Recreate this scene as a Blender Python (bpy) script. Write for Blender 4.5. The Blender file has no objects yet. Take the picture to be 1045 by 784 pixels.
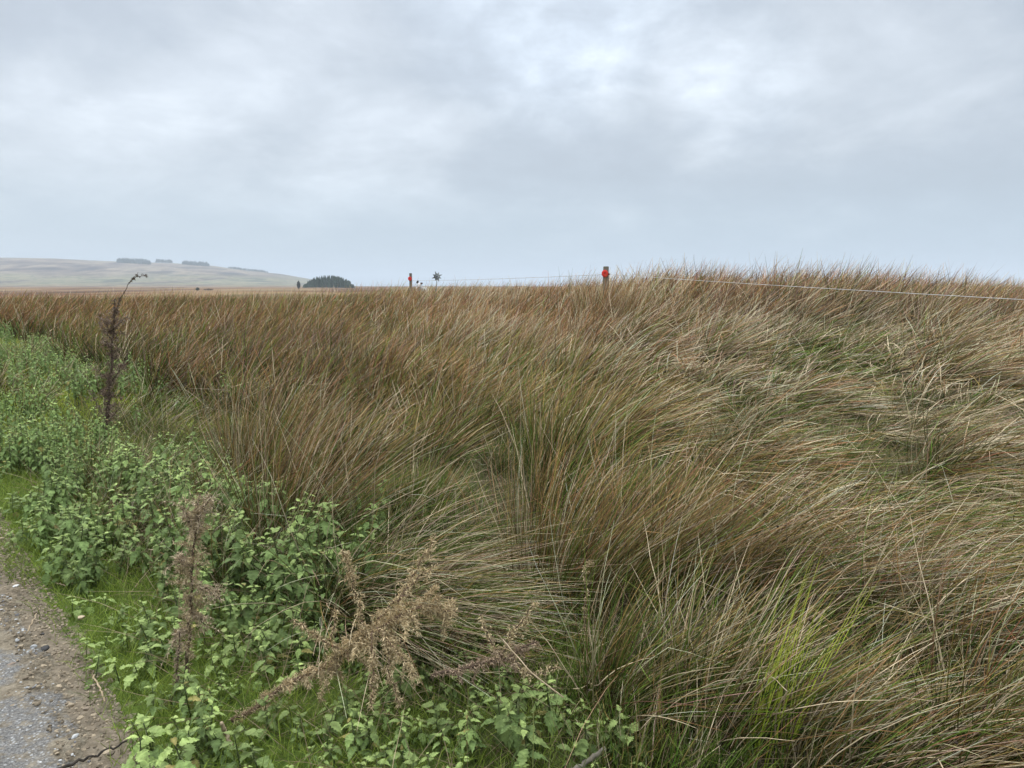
import bpy, bmesh, math, random
import numpy as np
from mathutils import Vector, Matrix

rng = np.random.default_rng(7)
random.seed(7)
R = math.radians
scn = bpy.context.scene
COL = scn.collection

# ------------------------------------------------------------------ camera
CAM_H = 1.6
FPX = 774.0                       # focal length in pixels of the 1045 px wide photograph
PITCH = math.atan(101.0 / FPX)
cam_d = bpy.data.cameras.new('camera')
cam = bpy.data.objects.new('camera', cam_d)
COL.objects.link(cam)
cam.location = (0, 0, CAM_H)
cam.rotation_euler = (math.pi / 2 - PITCH, 0, 0)
cam_d.sensor_width = 36.0
cam_d.lens = 36.0 * FPX / 1045.0
cam_d.clip_start = 0.05
cam_d.clip_end = 30000
scn.camera = cam

# ------------------------------------------------------------------ world, sun, exposure
SUN_EL, SUN_AZ = 42.0, -48.0       # azimuth from +Y towards +X
w = bpy.data.worlds.new('World')
scn.world = w
w.use_nodes = True
nt = w.node_tree
nt.nodes.clear()
N, L = nt.nodes.new, nt.links.new
out = N('ShaderNodeOutputWorld')
sky = N('ShaderNodeTexSky'); sky.sky_type = 'NISHITA'; sky.sun_disc = False
sky.sun_elevation = R(SUN_EL); sky.sun_rotation = R(SUN_AZ)
bg_sky = N('ShaderNodeBackground'); bg_sky.inputs[1].default_value = 0.1
L(sky.outputs[0], bg_sky.inputs[0])
tc = N('ShaderNodeTexCoord')
sep = N('ShaderNodeSeparateXYZ'); L(tc.outputs['Generated'], sep.inputs[0])


def wm(op, a, b=None, c=None, clamp=False):
    n = N('ShaderNodeMath'); n.operation = op; n.use_clamp = clamp
    for i, v in enumerate((a, b, c)):
        if v is None: continue
        if isinstance(v, (int, float)): n.inputs[i].default_value = v
        else: L(v, n.inputs[i])
    return n.outputs[0]


zc = wm('MAXIMUM', sep.outputs[2], 0.0)
den = wm('ADD', zc, 0.34)
cx = wm('DIVIDE', sep.outputs[0], den)
cy = wm('DIVIDE', sep.outputs[1], den)
cmb = N('ShaderNodeCombineXYZ'); L(cx, cmb.inputs[0]); L(cy, cmb.inputs[1]); cmb.inputs[2].default_value = 3.1


def cloud_noise(scale, detail, rough, dist, off):
    mp = N('ShaderNodeMapping'); mp.inputs['Location'].default_value = off
    L(cmb.outputs[0], mp.inputs[0])
    n = N('ShaderNodeTexNoise'); n.inputs['Scale'].default_value = scale
    n.inputs['Detail'].default_value = detail; n.inputs['Roughness'].default_value = rough
    n.inputs['Distortion'].default_value = dist
    L(mp.outputs[0], n.inputs['Vector'])
    return n.outputs[0]


n1 = cloud_noise(1.15, 6, 0.5, 0.25, (2.3, 0.4, 0))
n2 = cloud_noise(3.2, 8, 0.52, 0.35, (7.1, 3.3, 0))
n3 = cloud_noise(9.0, 7, 0.6, 0.2, (1.1, 5.3, 0))
mixv = wm('ADD', wm('ADD', wm('MULTIPLY', n1, 0.50), wm('MULTIPLY', n2, 0.36)), wm('MULTIPLY', n3, 0.14))
ramp = N('ShaderNodeValToRGB')
L(mixv, ramp.inputs[0])
cr = ramp.color_ramp
cr.interpolation = 'B_SPLINE'
cr.elements[0].position = 0.38; cr.elements[0].color = (0.37, 0.41, 0.46, 1)
cr.elements[1].position = 0.70; cr.elements[1].color = (0.74, 0.79, 0.84, 1)
e = cr.elements.new(0.48); e.color = (0.405, 0.455, 0.515, 1)
e = cr.elements.new(0.55); e.color = (0.49, 0.535, 0.585, 1)
e = cr.elements.new(0.62); e.color = (0.57, 0.62, 0.68, 1)
# towards the horizon the cloud deck merges into a pale blue grey
hz = N('ShaderNodeMapRange'); hz.interpolation_type = 'SMOOTHSTEP'
hz.inputs[1].default_value = 0.0; hz.inputs[2].default_value = 0.17
hz.inputs[3].default_value = 0.9; hz.inputs[4].default_value = 0.0
L(sep.outputs[2], hz.inputs[0])
hmix = N('ShaderNodeMix'); hmix.data_type = 'RGBA'
L(hz.outputs[0], hmix.inputs[0]); L(ramp.outputs[0], hmix.inputs[6])
hmix.inputs[7].default_value = (0.36, 0.45, 0.54, 1)
# overcast zenith is brighter; gain raised further to light the land
up = N('ShaderNodeMapRange'); up.interpolation_type = 'SMOOTHSTEP'
up.inputs[1].default_value = 0.30; up.inputs[2].default_value = 0.9
up.inputs[3].default_value = 1.0; up.inputs[4].default_value = 4.2
L(sep.outputs[2], up.inputs[0])
def glow_at(azd, eld, rad, amt):
    dt = N('ShaderNodeVectorMath'); dt.operation = 'DOT_PRODUCT'
    L(tc.outputs['Generated'], dt.inputs[0]); dt.inputs[1].default_value = (math.sin(R(azd)) * math.cos(R(eld)), math.cos(R(azd)) * math.cos(R(eld)), math.sin(R(eld)))
    gl = N('ShaderNodeMapRange'); gl.interpolation_type = 'SMOOTHSTEP'
    gl.inputs[1].default_value = math.cos(R(rad)); gl.inputs[2].default_value = 1.0; gl.inputs[3].default_value = 0.0; gl.inputs[4].default_value = amt
    L(dt.outputs['Value'], gl.inputs[0])
    return wm('MULTIPLY', gl.outputs[0], wm('MULTIPLY', n3, wm('MULTIPLY', n2, 4.0)))


glow = wm('ADD', glow_at(3, 22, 13, 0.45), glow_at(16, 14, 6, 0.2))     # thin places in the cloud deck
bg_c = N('ShaderNodeBackground')
L(hmix.outputs[2], bg_c.inputs[0]); L(wm('ADD', up.outputs[0], glow), bg_c.inputs[1])
mx = N('ShaderNodeMixShader'); mx.inputs[0].default_value = 0.9
L(bg_sky.outputs[0], mx.inputs[1]); L(bg_c.outputs[0], mx.inputs[2])
L(mx.outputs[0], out.inputs[0])

sd = bpy.data.lights.new('sun', 'SUN')
sd.energy = 1.5; sd.angle = R(14); sd.color = (1.0, 0.96, 0.9)
sun = bpy.data.objects.new('sun', sd); COL.objects.link(sun)
sdir = Vector((math.sin(R(SUN_AZ)) * math.cos(R(SUN_EL)), math.cos(R(SUN_AZ)) * math.cos(R(SUN_EL)), math.sin(R(SUN_EL))))
sun.rotation_euler = sdir.to_track_quat('Z', 'Y').to_euler()
sun.location = (0, 0, 50)

scn.view_settings.view_transform = 'Standard'
scn.view_settings.look = 'None'
scn.view_settings.exposure = 0.45
scn.view_settings.gamma = 1.0
scn.view_settings.use_curve_mapping = False
scn.cycles.max_bounces = 6
scn.cycles.diffuse_bounces = 3
scn.cycles.glossy_bounces = 1
scn.cycles.transmission_bounces = 3
scn.cycles.volume_bounces = 0
scn.cycles.use_denoising = True
scn.cycles.denoiser = 'OPENIMAGEDENOISE'
scn.cycles.denoising_input_passes = 'RGB_ALBEDO_NORMAL'
scn.cycles.denoising_prefilter = 'ACCURATE'
scn.cycles.sample_clamp_indirect = 4.0

# ------------------------------------------------------------------ maths helpers
CP, SP = math.cos(PITCH), math.sin(PITCH)


def ray(px, py):
    dx, dy = (px - 522.5) / FPX, -(py - 392.0) / FPX
    return np.array((dx, CP + dy * SP, -SP + dy * CP))


def P(px, py, z=0.0):            # the point of the place seen at that pixel, at height z
    d = ray(px, py); t = (z - CAM_H) / d[2]
    return np.array((d[0] * t, d[1] * t, z))


def PY(px, py, y):               # the same at distance y ahead
    d = ray(px, py); t = y / d[1]
    return np.array((d[0] * t, y, CAM_H + d[2] * t))


_G = np.random.default_rng(99).random((256, 256))


def vnoise(x, y, sc=1.0, seed=0):
    x = np.asarray(x, float) * sc + seed * 17.3 + 1000; y = np.asarray(y, float) * sc + seed * 9.7 + 1000
    xi = np.floor(x).astype(int); yi = np.floor(y).astype(int)
    fx = x - xi; fy = y - yi
    fx = fx * fx * (3 - 2 * fx); fy = fy * fy * (3 - 2 * fy)
    a = _G[xi % 256, yi % 256]; b = _G[(xi + 1) % 256, yi % 256]
    c = _G[xi % 256, (yi + 1) % 256]; d = _G[(xi + 1) % 256, (yi + 1) % 256]
    return (a * (1 - fx) + b * fx) * (1 - fy) + (c * (1 - fx) + d * fx) * fy


def fbm(x, y, sc=1.0, seed=0, o=3):
    s = 0; a = 1; t = 0
    for i in range(o):
        s = s + a * vnoise(x, y, sc * 2 ** i, seed + i * 3); t += a; a *= 0.5
    return s / t


def ss(a, b, x):
    t = np.clip((np.asarray(x, float) - a) / (b - a), 0, 1)
    return t * t * (3 - 2 * t)


E0 = np.array((-1.375, 2.303)); ED = np.array((-0.649, 0.761)); EN = np.array((0.761, 0.649))


def sw(x, y):                    # along and away from the edge of the track
    x = np.asarray(x, float) - E0[0]; y = np.asarray(y, float) - E0[1]
    return x * ED[0] + y * ED[1], x * EN[0] + y * EN[1]


_cx = np.array([-600, -200, 0, 60, 100, 130, 180, 220, 250, 290, 320, 350, 375, 395, 500, 1100, 2500])
_cy = np.array([277, 262, 263, 264, 266, 267, 268.5, 271, 275, 279, 284, 288.5, 292, 293, 297, 299, 297])


def ground_z(x, y):
    x = np.asarray(x, float); y = np.asarray(y, float)
    s, wv = sw(x, y)
    r = np.hypot(x, y)
    rise = 0.74 * ss(2.6, 24, y) * (0.25 + 0.75 * ss(-0.2, 2.4, wv))
    rise = rise * (1 - 0.50 * ss(-2.5, -8.5, x))
    rise = rise + 0.57 * ss(-0.4, 3.0, x) * (1 - 0.62 * ss(7.0, 12, x)) * np.exp(-((y - 17.0) / 5.5) ** 2)
    rise = rise - 0.05 * np.exp(-((x + 2.5) / 3.0) ** 2 - ((y - 9.5) / 3.0) ** 2)
    bump = (fbm(x, y, 0.9, 2) - 0.5) * 0.16 * ss(0.3, 1.6, wv) + (fbm(x, y, 5.0, 5) - 0.5) * 0.05 * ss(-0.1, 0.5, wv)
    bump = bump + (fbm(x, y, 12.0, 8) - 0.5) * 0.02
    z = rise + bump
    fall = ss(38, 120, r)
    plain = -0.6 + (fbm(x, y, 0.006, 4) - 0.5) * 1.6
    z = z * (1 - fall) + plain * fall
    # far moor and hills
    px = 522.5 + FPX * x / np.where(np.abs(y) < 1e-3, 1e-3, y)
    crest = np.where(y > 0, np.interp(np.clip(px, -600, 2500), _cx, _cy), 290)
    hz_ = CAM_H + (289.6 - crest) / FPX * 2600 * np.abs(y) / np.maximum(r, 1e-3)
    f = ss(1200, 2550, r) ** 1.3
    z = z * (1 - f) + hz_ * f + (fbm(x, y, 0.004, 11) - 0.5) * 9 * f * (1 - ss(1800, 2600, r))
    z = z - 160 * ss(2700, 7000, r)
    # ground under the worn track sits just below its sheet
    z = z - 0.03 * ss(0.02, -0.12, wv) * (wv > -3.4)
    return z


# ------------------------------------------------------------------ object helpers
def tag(o, label=None, cat=None, group=None, kind=None):
    if label: o['label'] = label
    if cat: o['category'] = cat
    if group: o['group'] = group
    if kind: o['kind'] = kind
    return o


def link(name, data, mat=None, parent=None):
    o = bpy.data.objects.new(name, data); COL.objects.link(o)
    if mat is not None: data.materials.append(mat)
    if parent is not None: o.parent = parent
    return o


def empty(name, loc=(0, 0, 0)):
    o = bpy.data.objects.new(name, None); COL.objects.link(o); o.location = [float(v) for v in loc]
    o.empty_display_size = 0.1
    return o


def mesh_np(name, V, F, cols=None, smooth=False, w=None):
    """V (n,3); F list of (m,k) index arrays; cols (n,3) linear albedo per vertex"""
    me = bpy.data.meshes.new(name)
    V = np.ascontiguousarray(V, dtype=np.float32)
    if not isinstance(F, (list, tuple)): F = [F]
    F = [f for f in F if len(f)]
    nl = sum(f.size for f in F); nf = sum(len(f) for f in F)
    me.vertices.add(len(V)); me.vertices.foreach_set('co', V.ravel())
    me.loops.add(nl); me.polygons.add(nf)
    me.loops.foreach_set('vertex_index', np.concatenate([f.ravel() for f in F]).astype(np.int32))
    tot = np.concatenate([np.full(len(f), f.shape[1], np.int32) for f in F])
    st = np.concatenate([[0], np.cumsum(tot)[:-1]]).astype(np.int32)
    me.polygons.foreach_set('loop_start', st)
    me.polygons.foreach_set('loop_total', tot)
    me.polygons.foreach_set('use_smooth', np.full(nf, smooth, bool))
    if cols is not None:
        a = me.attributes.new('tint', 'FLOAT_COLOR', 'POINT')
        c4 = np.ones((len(V), 4), np.float32); c4[:, :3] = cols
        a.data.foreach_set('color', c4.ravel())
    if w is not None:
        a = me.attributes.new('edge', 'FLOAT', 'POINT')
        a.data.foreach_set('value', np.ascontiguousarray(w, dtype=np.float32))
    me.update(calc_edges=True)
    return me


class Bag:                       # collects vertex/face arrays into one mesh
    def __init__(s): s.V = []; s.F = {}; s.C = []; s.n = 0

    def add(s, V, F, C=None):
        V = np.asarray(V, float)
        if not isinstance(F, (list, tuple)): F = [F]
        for f in F:
            f = np.asarray(f)
            if len(f): s.F.setdefault(f.shape[1], []).append(f + s.n)
        s.V.append(V); s.n += len(V)
        if C is not None:
            C = np.asarray(C, float)
            if C.ndim == 1: C = np.tile(C, (len(V), 1))
            s.C.append(C)
        return s

    def mesh(s, name, smooth=False, origin=None):
        V = np.concatenate(s.V)
        if origin is not None: V = V - np.asarray(origin)
        return mesh_np(name, V, [np.concatenate(v) for v in s.F.values()], np.concatenate(s.C) if s.C else None, smooth)


def nrm(v): return v / np.maximum(np.linalg.norm(v, axis=-1, keepdims=True), 1e-9)


def strands(base, Ln, D0, wind, bend, droop, width, nseg, c0, c1, tube=False, kink=None, power=1.2, wob=0.05, cpow=1.0, floor=True, tip=0.12, dpow=1.3):
    """Stems as thin tapering ribbons or three-sided tubes. base (n,3), Ln (n,), D0 (n,3) first direction,
    wind (n,3) horizontal push, bend (n,) its strength, droop (n,) loss of uprightness, c0/c1 (n,3) colour at foot and tip"""
    n = len(base)
    s = (np.arange(nseg) + 0.5) / nseg
    D = D0[:, None, :] + wind[:, None, :] * (bend[:, None] * s[None, :] ** power)[:, :, None]
    D[:, :, 2] -= droop[:, None] * s[None, :] ** dpow
    D += rng.normal(0, wob, D.shape)
    if kink is not None:
        k = rng.random(n) < kink
        pos = rng.uniform(0.35, 0.85, n)
        J = rng.normal(0, 1.0, (n, 3)); J[:, 2] -= 0.7
        m = (s[None, :] > pos[:, None]) & k[:, None]
        D = D + J[:, None, :] * m[:, :, None]
    D = nrm(D)
    seg = (Ln / nseg)[:, None, None] * D
    pts = np.concatenate([np.zeros((n, 1, 3)), np.cumsum(seg, 1)], 1) + base[:, None, :]
    if floor:
        g = base[:, 2:3]
        pts[:, 1:, 2] = np.maximum(pts[:, 1:, 2], g + 0.02 + rng.random((n, 1)) * 0.12)
    T = np.concatenate([D[:, :1], D], 1)
    ref = rng.normal(0, 1, (n, 1, 3))
    S = nrm(np.cross(T, ref + 0 * T))
    u = np.arange(nseg + 1) / nseg
    wd = width[:, None] * (1 - (1 - tip) * u[None, :] ** 1.6) * 0.5
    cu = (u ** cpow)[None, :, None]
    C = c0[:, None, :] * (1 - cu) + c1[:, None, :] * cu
    if tube:
        B = nrm(np.cross(T, S))
        ring = []
        for a in (0, 2.0944, 4.18879):
            ring.append(pts + (S * math.cos(a) + B * math.sin(a)) * wd[:, :, None])
        V = np.stack(ring, 2)                      # n, nseg+1, 3, 3
        k = 3
    else:
        V = np.stack([pts - S * wd[:, :, None], pts + S * wd[:, :, None]], 2)
        k = 2
    C = np.repeat(C[:, :, None, :], k, 2).reshape(-1, 3)
    V = V.reshape(-1, 3)
    per = (nseg + 1) * k
    i0 = (np.arange(n) * per)[:, None, None] + (np.arange(nseg) * k)[None, :, None]
    if tube:
        q = np.array([[0, 1, k + 1, k], [1, 2, k + 2, k + 1], [2, 0, k, k + 2]])
        F = (i0[:, :, :, None] + q[None, None, :, :]).reshape(-1, 4)
    else:
        q = np.array([0, 1, k + 1, k])
        F = (i0 + q[None, None, :]).reshape(-1, 4)
    return V, F, C, pts


def tube(path, rad, sides=6):
    path = np.asarray(path, float); n = len(path)
    rad = np.broadcast_to(np.asarray(rad, float), (n,))
    T = np.gradient(path, axis=0); T = nrm(T)
    ref = np.array((0.31, 0.27, 0.9)) if abs(T[0][2]) < 0.9 else np.array((0.9, 0.3, 0.1))
    S = nrm(np.cross(T, ref)); B = nrm(np.cross(T, S))
    a = np.arange(sides) / sides * 2 * np.pi
    V = path[:, None, :] + (S[:, None, :] * np.cos(a)[None, :, None] + B[:, None, :] * np.sin(a)[None, :, None]) * rad[:, None, None]
    V = V.reshape(-1, 3)
    i = np.arange(n - 1)[:, None] * sides; j = np.arange(sides)[None, :]
    F = np.stack([i + j, i + (j + 1) % sides, i + sides + (j + 1) % sides, i + sides + j], -1).reshape(-1, 4)
    caps = [np.array([list(range(sides))[::-1]]), np.array([[(n - 1) * sides + q for q in range(sides)]])]
    return V, [F] + caps


# ------------------------------------------------------------------ materials
def mat_new(name):
    m = bpy.data.materials.new(name); m.use_nodes = True
    t = m.node_tree; t.nodes.clear()
    o = t.nodes.new('ShaderNodeOutputMaterial')
    return m, t, o


def plant_mat(name, rough=0.6, spec=0.25, trans=0.0, fine=60.0, amp=0.25):
    """colour from each stem's own tint with fine natural mottling"""
    m, t, o = mat_new(name)
    a = t.nodes.new('ShaderNodeAttribute'); a.attribute_name = 'tint'
    g = t.nodes.new('ShaderNodeNewGeometry')
    n = t.nodes.new('ShaderNodeTexNoise'); n.inputs['Scale'].default_value = fine; n.inputs['Detail'].default_value = 3
    t.links.new(g.outputs['Position'], n.inputs['Vector'])
    mr = t.nodes.new('ShaderNodeMapRange'); mr.inputs[1].default_value = 0.3; mr.inputs[2].default_value = 0.7
    mr.inputs[3].default_value = 1 - amp; mr.inputs[4].default_value = 1 + amp
    t.links.new(n.outputs[0], mr.inputs[0])
    v = t.nodes.new('ShaderNodeVectorMath'); v.operation = 'SCALE'
    t.links.new(a.outputs['Color'], v.inputs[0]); t.links.new(mr.outputs[0], v.inputs['Scale'])
    p = t.nodes.new('ShaderNodeBsdfPrincipled')
    p.inputs['Roughness'].default_value = rough
    p.inputs['Specular IOR Level'].default_value = spec
    t.links.new(v.outputs[0], p.inputs['Base Color'])
    if trans > 0:
        tr = t.nodes.new('ShaderNodeBsdfTranslucent')
        t.links.new(v.outputs[0], tr.inputs[0])
        ms = t.nodes.new('ShaderNodeMixShader'); ms.inputs[0].default_value = trans
        t.links.new(p.outputs[0], ms.inputs[1]); t.links.new(tr.outputs[0], ms.inputs[2])
        t.links.new(ms.outputs[0], o.inputs[0])
    else:
        t.links.new(p.outputs[0], o.inputs[0])
    return m


def noise_mat(name, stops, scale=8, detail=5, rough=0.85, bump=0.3, bscale=40, bdist=0.01, coord='Object', stretch=(1, 1, 1)):
    m, t, o = mat_new(name)
    tcn = t.nodes.new('ShaderNodeTexCoord')
    mp = t.nodes.new('ShaderNodeMapping'); mp.inputs['Scale'].default_value = stretch
    t.links.new(tcn.outputs[coord], mp.inputs[0])
    n = t.nodes.new('ShaderNodeTexNoise'); n.inputs['Scale'].default_value = scale; n.inputs['Detail'].default_value = detail
    t.links.new(mp.outputs[0], n.inputs['Vector'])
    r = t.nodes.new('ShaderNodeValToRGB')
    c = r.color_ramp
    c.elements[0].position = stops[0][0]; c.elements[0].color = (*stops[0][1], 1)
    c.elements[1].position = stops[-1][0]; c.elements[1].color = (*stops[-1][1], 1)
    for p_, col in stops[1:-1]:
        e_ = c.elements.new(p_); e_.color = (*col, 1)
    t.links.new(n.outputs[0], r.inputs[0])
    p = t.nodes.new('ShaderNodeBsdfPrincipled'); p.inputs['Roughness'].default_value = rough
    p.inputs['Specular IOR Level'].default_value = 0.2
    t.links.new(r.outputs[0], p.inputs['Base Color'])
    if bump:
        n2_ = t.nodes.new('ShaderNodeTexNoise'); n2_.inputs['Scale'].default_value = bscale; n2_.inputs['Detail'].default_value = 6
        t.links.new(mp.outputs[0], n2_.inputs['Vector'])
        b = t.nodes.new('ShaderNodeBump'); b.inputs['Strength'].default_value = bump; b.inputs['Distance'].default_value = bdist
        t.links.new(n2_.outputs[0], b.inputs['Height']); t.links.new(b.outputs[0], p.inputs['Normal'])
    t.links.new(p.outputs[0], o.inputs[0])
    return m


M_RUSH = plant_mat('rush_stems', 0.75, 0.10, 0.0, 25, 0.28)
M_GRASS = plant_mat('green_grass', 0.6, 0.25, 0.25, 25, 0.2)
M_NET = plant_mat('nettle_leaf', 0.65, 0.2, 0.22, 60, 0.30)
M_DEAD = plant_mat('dead_plant', 0.85, 0.1, 0.15, 90, 0.3)
M_STONE = plant_mat('stone', 0.85, 0.2, 0.0, 120, 0.25)
M_WOOD = noise_mat('weathered_wood', [(0.3, (0.10, 0.085, 0.06)), (0.55, (0.20, 0.17, 0.13)), (0.8, (0.13, 0.16, 0.09))], 14, 6, 0.9, 0.6, 60, 0.006, stretch=(1, 1, 0.25))
M_TWIG = noise_mat('dark_twig', [(0.3, (0.022, 0.018, 0.014)), (0.7, (0.07, 0.055, 0.04))], 30, 4, 0.85, 0.5, 90, 0.002)
M_BARK = noise_mat('dead_stalk', [(0.3, (0.035, 0.025, 0.018)), (0.7, (0.12, 0.085, 0.06))], 30, 4, 0.85, 0.5, 90, 0.002)
M_RED = noise_mat('red_plastic', [(0.3, (0.62, 0.035, 0.025)), (0.7, (0.75, 0.05, 0.035))], 8, 2, 0.4, 0, 1)
M_BLACKP = noise_mat('black_centre', [(0.3, (0.02, 0.02, 0.02)), (0.7, (0.05, 0.04, 0.04))], 8, 2, 0.5, 0, 1)
M_WIRE = noise_mat('white_wire', [(0.3, (0.38, 0.36, 0.33)), (0.7, (0.55, 0.53, 0.5))], 8, 2, 0.5, 0, 1)
M_WOOL = noise_mat('white_wool', [(0.3, (0.62, 0.58, 0.54)), (0.7, (0.80, 0.77, 0.73))], 9, 4, 0.95, 0.8, 40, 0.02)
M_BLACKW = noise_mat('black_fleece', [(0.3, (0.02, 0.018, 0.018)), (0.7, (0.05, 0.045, 0.04))], 9, 4, 0.9, 0.5, 40, 0.01)
M_GREY = noise_mat('grey_metal', [(0.3, (0.16, 0.17, 0.16)), (0.7, (0.30, 0.31, 0.29))], 9, 4, 0.6, 0.2, 40, 0.002)

# ------------------------------------------------------------------ ground sheet to the horizon
az = np.linspace(-np.pi, np.pi, 901)[:-1]
fr = np.linspace(-0.72, 0.72, 481)
az = np.unique(np.concatenate([az, fr]))
rr = np.concatenate([[0.15], np.geomspace(0.4, 7500, 330)])
A, RR = np.meshgrid(az, rr)
X = np.sin(A) * RR; Y = np.cos(A) * RR
Z = ground_z(X, Y)
na, nr = len(az), len(rr)
V = np.stack([X, Y, Z], -1).reshape(-1, 3)
i = np.arange(nr - 1)[:, None] * na; j = np.arange(na)[None, :]
F = np.stack([i + j, i + na + j, i + na + (j + 1) % na, i + (j + 1) % na], -1).reshape(-1, 4)
V = np.concatenate([V, [[0, 0, float(ground_z(0, 0))]]])
F3 = np.stack([np.full(na, len(V) - 1), np.arange(na), (np.arange(na) + 1) % na], -1)
me = mesh_np('ground', V, [F, F3], None, True, w=sw(V[:, 0], V[:, 1])[1])

m, t, o_ = mat_new('moorland')
n_, l_ = t.nodes.new, t.links.new
geo = n_('ShaderNodeNewGeometry')
sp_ = n_('ShaderNodeSeparateXYZ'); l_(geo.outputs['Position'], sp_.inputs[0])


def tn(scale, detail=5, rough=0.55, stretch=None):
    n = n_('ShaderNodeTexNoise'); n.inputs['Scale'].default_value = scale; n.inputs['Detail'].default_value = detail
    n.inputs['Roughness'].default_value = rough
    if stretch:
        mp = n_('ShaderNodeMapping'); mp.inputs['Scale'].default_value = stretch
        l_(geo.outputs['Position'], mp.inputs[0]); l_(mp.outputs[0], n.inputs['Vector'])
    else: l_(geo.outputs['Position'], n.inputs['Vector'])
    return n.outputs[0]


def tramp(f, stops):
    r = n_('ShaderNodeValToRGB'); c = r.color_ramp
    c.elements[0].position = stops[0][0]; c.elements[0].color = (*stops[0][1], 1)
    c.elements[1].position = stops[-1][0]; c.elements[1].color = (*stops[-1][1], 1)
    for p_, col in stops[1:-1]:
        e_ = c.elements.new(p_); e_.color = (*col, 1)
    l_(f, r.inputs[0]); return r.outputs[0]


def tmix(f, a, b):
    x = n_('ShaderNodeMix'); x.data_type = 'RGBA'
    for k, v in ((0, f), (6, a), (7, b)):
        if isinstance(v, (int, float)): x.inputs[k].default_value = v
        elif isinstance(v, tuple): x.inputs[k].default_value = (*v, 1)
        else: l_(v, x.inputs[k])
    return x.outputs[2]


def trange(f, a, b, c=0.0, d=1.0):
    x = n_('ShaderNodeMapRange'); x.interpolation_type = 'SMOOTHSTEP'
    for k, v in zip((1, 2, 3, 4), (a, b, c, d)): x.inputs[k].default_value = v
    l_(f, x.inputs[0]); return x.outputs[0]


thatch = tramp(tn(9, 6), [(0.3, (0.025, 0.02, 0.012)), (0.5, (0.05, 0.045, 0.018)), (0.7, (0.09, 0.07, 0.04))])
turf = tramp(tn(14, 6), [(0.3, (0.05, 0.075, 0.015)), (0.5, (0.09, 0.13, 0.022)), (0.72, (0.12, 0.13, 0.04))])
at = n_('ShaderNodeAttribute'); at.attribute_name = 'edge'
near = tmix(trange(at.outputs['Fac'], 0.5, 1.6), turf, thatch)
ea = n_('ShaderNodeMath'); ea.operation = 'MULTIPLY_ADD'; l_(tn(16, 6, 0.7), ea.inputs[0]); ea.inputs[1].default_value = 0.5; l_(at.outputs['Fac'], ea.inputs[2])
near = tmix(trange(ea.outputs[0], 0.44, 0.38), near, tramp(tn(30, 6), [(0.3, (0.14, 0.11, 0.075)), (0.7, (0.26, 0.21, 0.15))]))
ln = n_('ShaderNodeVectorMath'); ln.operation = 'LENGTH'; l_(geo.outputs['Position'], ln.inputs[0])
dist = ln.outputs['Value']
moor = tramp(tn(0.02, 7, 0.6, (1, 0.25, 1)), [(0.36, (0.05, 0.028, 0.014)), (0.46, (0.13, 0.062, 0.028)), (0.54, (0.24, 0.16, 0.075)), (0.64, (0.08, 0.06, 0.025))])
fields = tramp(tn(0.010, 7, 0.62, (1, 0.5, 1)), [(0.38, (0.04, 0.035, 0.02)), (0.44, (0.11, 0.115, 0.05)), (0.48, (0.24, 0.19, 0.10)), (0.52, (0.08, 0.085, 0.035)), (0.56, (0.20, 0.16, 0.09)), (0.62, (0.05, 0.035, 0.022))])
heath = tramp(tn(0.011, 8, 0.65, (1, 0.35, 1)), [(0.38, (0.03, 0.022, 0.018)), (0.46, (0.13, 0.09, 0.06)), (0.53, (0.25, 0.19, 0.12)), (0.6, (0.06, 0.045, 0.03))])
c1_ = tmix(trange(dist, 30, 70), near, moor)
c2_ = tmix(trange(dist, 1200, 1550), c1_, fields)
zz = n_('ShaderNodeMath'); zz.operation = 'ADD'; l_(sp_.outputs[2], zz.inputs[0])
zn = n_('ShaderNodeMath'); zn.operation = 'MULTIPLY'; l_(tn(0.003, 5), zn.inputs[0]); zn.inputs[1].default_value = 40
l_(zn.outputs[0], zz.inputs[1])
c3_ = tmix(trange(zz.outputs[0], 34, 50), c2_, heath)
pb = n_('ShaderNodeBsdfPrincipled'); pb.inputs['Roughness'].default_value = 0.95; pb.inputs['Specular IOR Level'].default_value = 0.1
l_(c3_, pb.inputs['Base Color'])
bm_ = n_('ShaderNodeBump'); bm_.inputs['Strength'].default_value = 0.7; bm_.inputs['Distance'].default_value = 0.02
l_(tn(45, 6), bm_.inputs['Height']); l_(bm_.outputs[0], pb.inputs['Normal'])
l_(pb.outputs[0], o_.inputs[0])
M_GROUND = m
tag(link('ground', me, M_GROUND), kind='structure')

# ------------------------------------------------------------------ track
S_, W_ = np.meshgrid(np.arange(-6, 30, 0.04), np.linspace(0, 1, 90))
sv = S_
edge_n = (fbm(sv, sv * 0 + 3, 1.6, 21) - 0.5) * 0.34 + (fbm(sv, sv * 0, 9, 23) - 0.5) * 0.12
wv = (0.10 + edge_n) * (1 - W_) + (-3.2) * W_
wv = 0.04 + edge_n + (-3.3 - 0.04 - edge_n) * W_ ** 1.25
X = E0[0] + ED[0] * sv + EN[0] * wv; Y = E0[1] + ED[1] * sv + EN[1] * wv
dep = 0.04 + edge_n - wv
zt = ground_z(X, Y) + 0.03 * ss(0.02, -0.12, wv) * (wv > -3.4)
zt = zt + 0.012 * ss(0.0, 0.15, dep) - 0.014 * ss(0.12, 0.0, dep) + 0.012 * (fbm(X, Y, 7, 31) - 0.5) + 0.009 * (fbm(X, Y, 30, 33) - 0.5)
zt = zt - 0.10 * ss(3.2, 3.4, dep)
nr_, nc_ = X.shape
V = np.stack([X, Y, zt], -1).reshape(-1, 3)
i = np.arange(nr_ - 1)[:, None] * nc_; j = np.arange(nc_ - 1)[None, :]
F = np.stack([i + j, i + nc_ + j, i + nc_ + j + 1, i + j + 1], -1).reshape(-1, 4)
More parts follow.
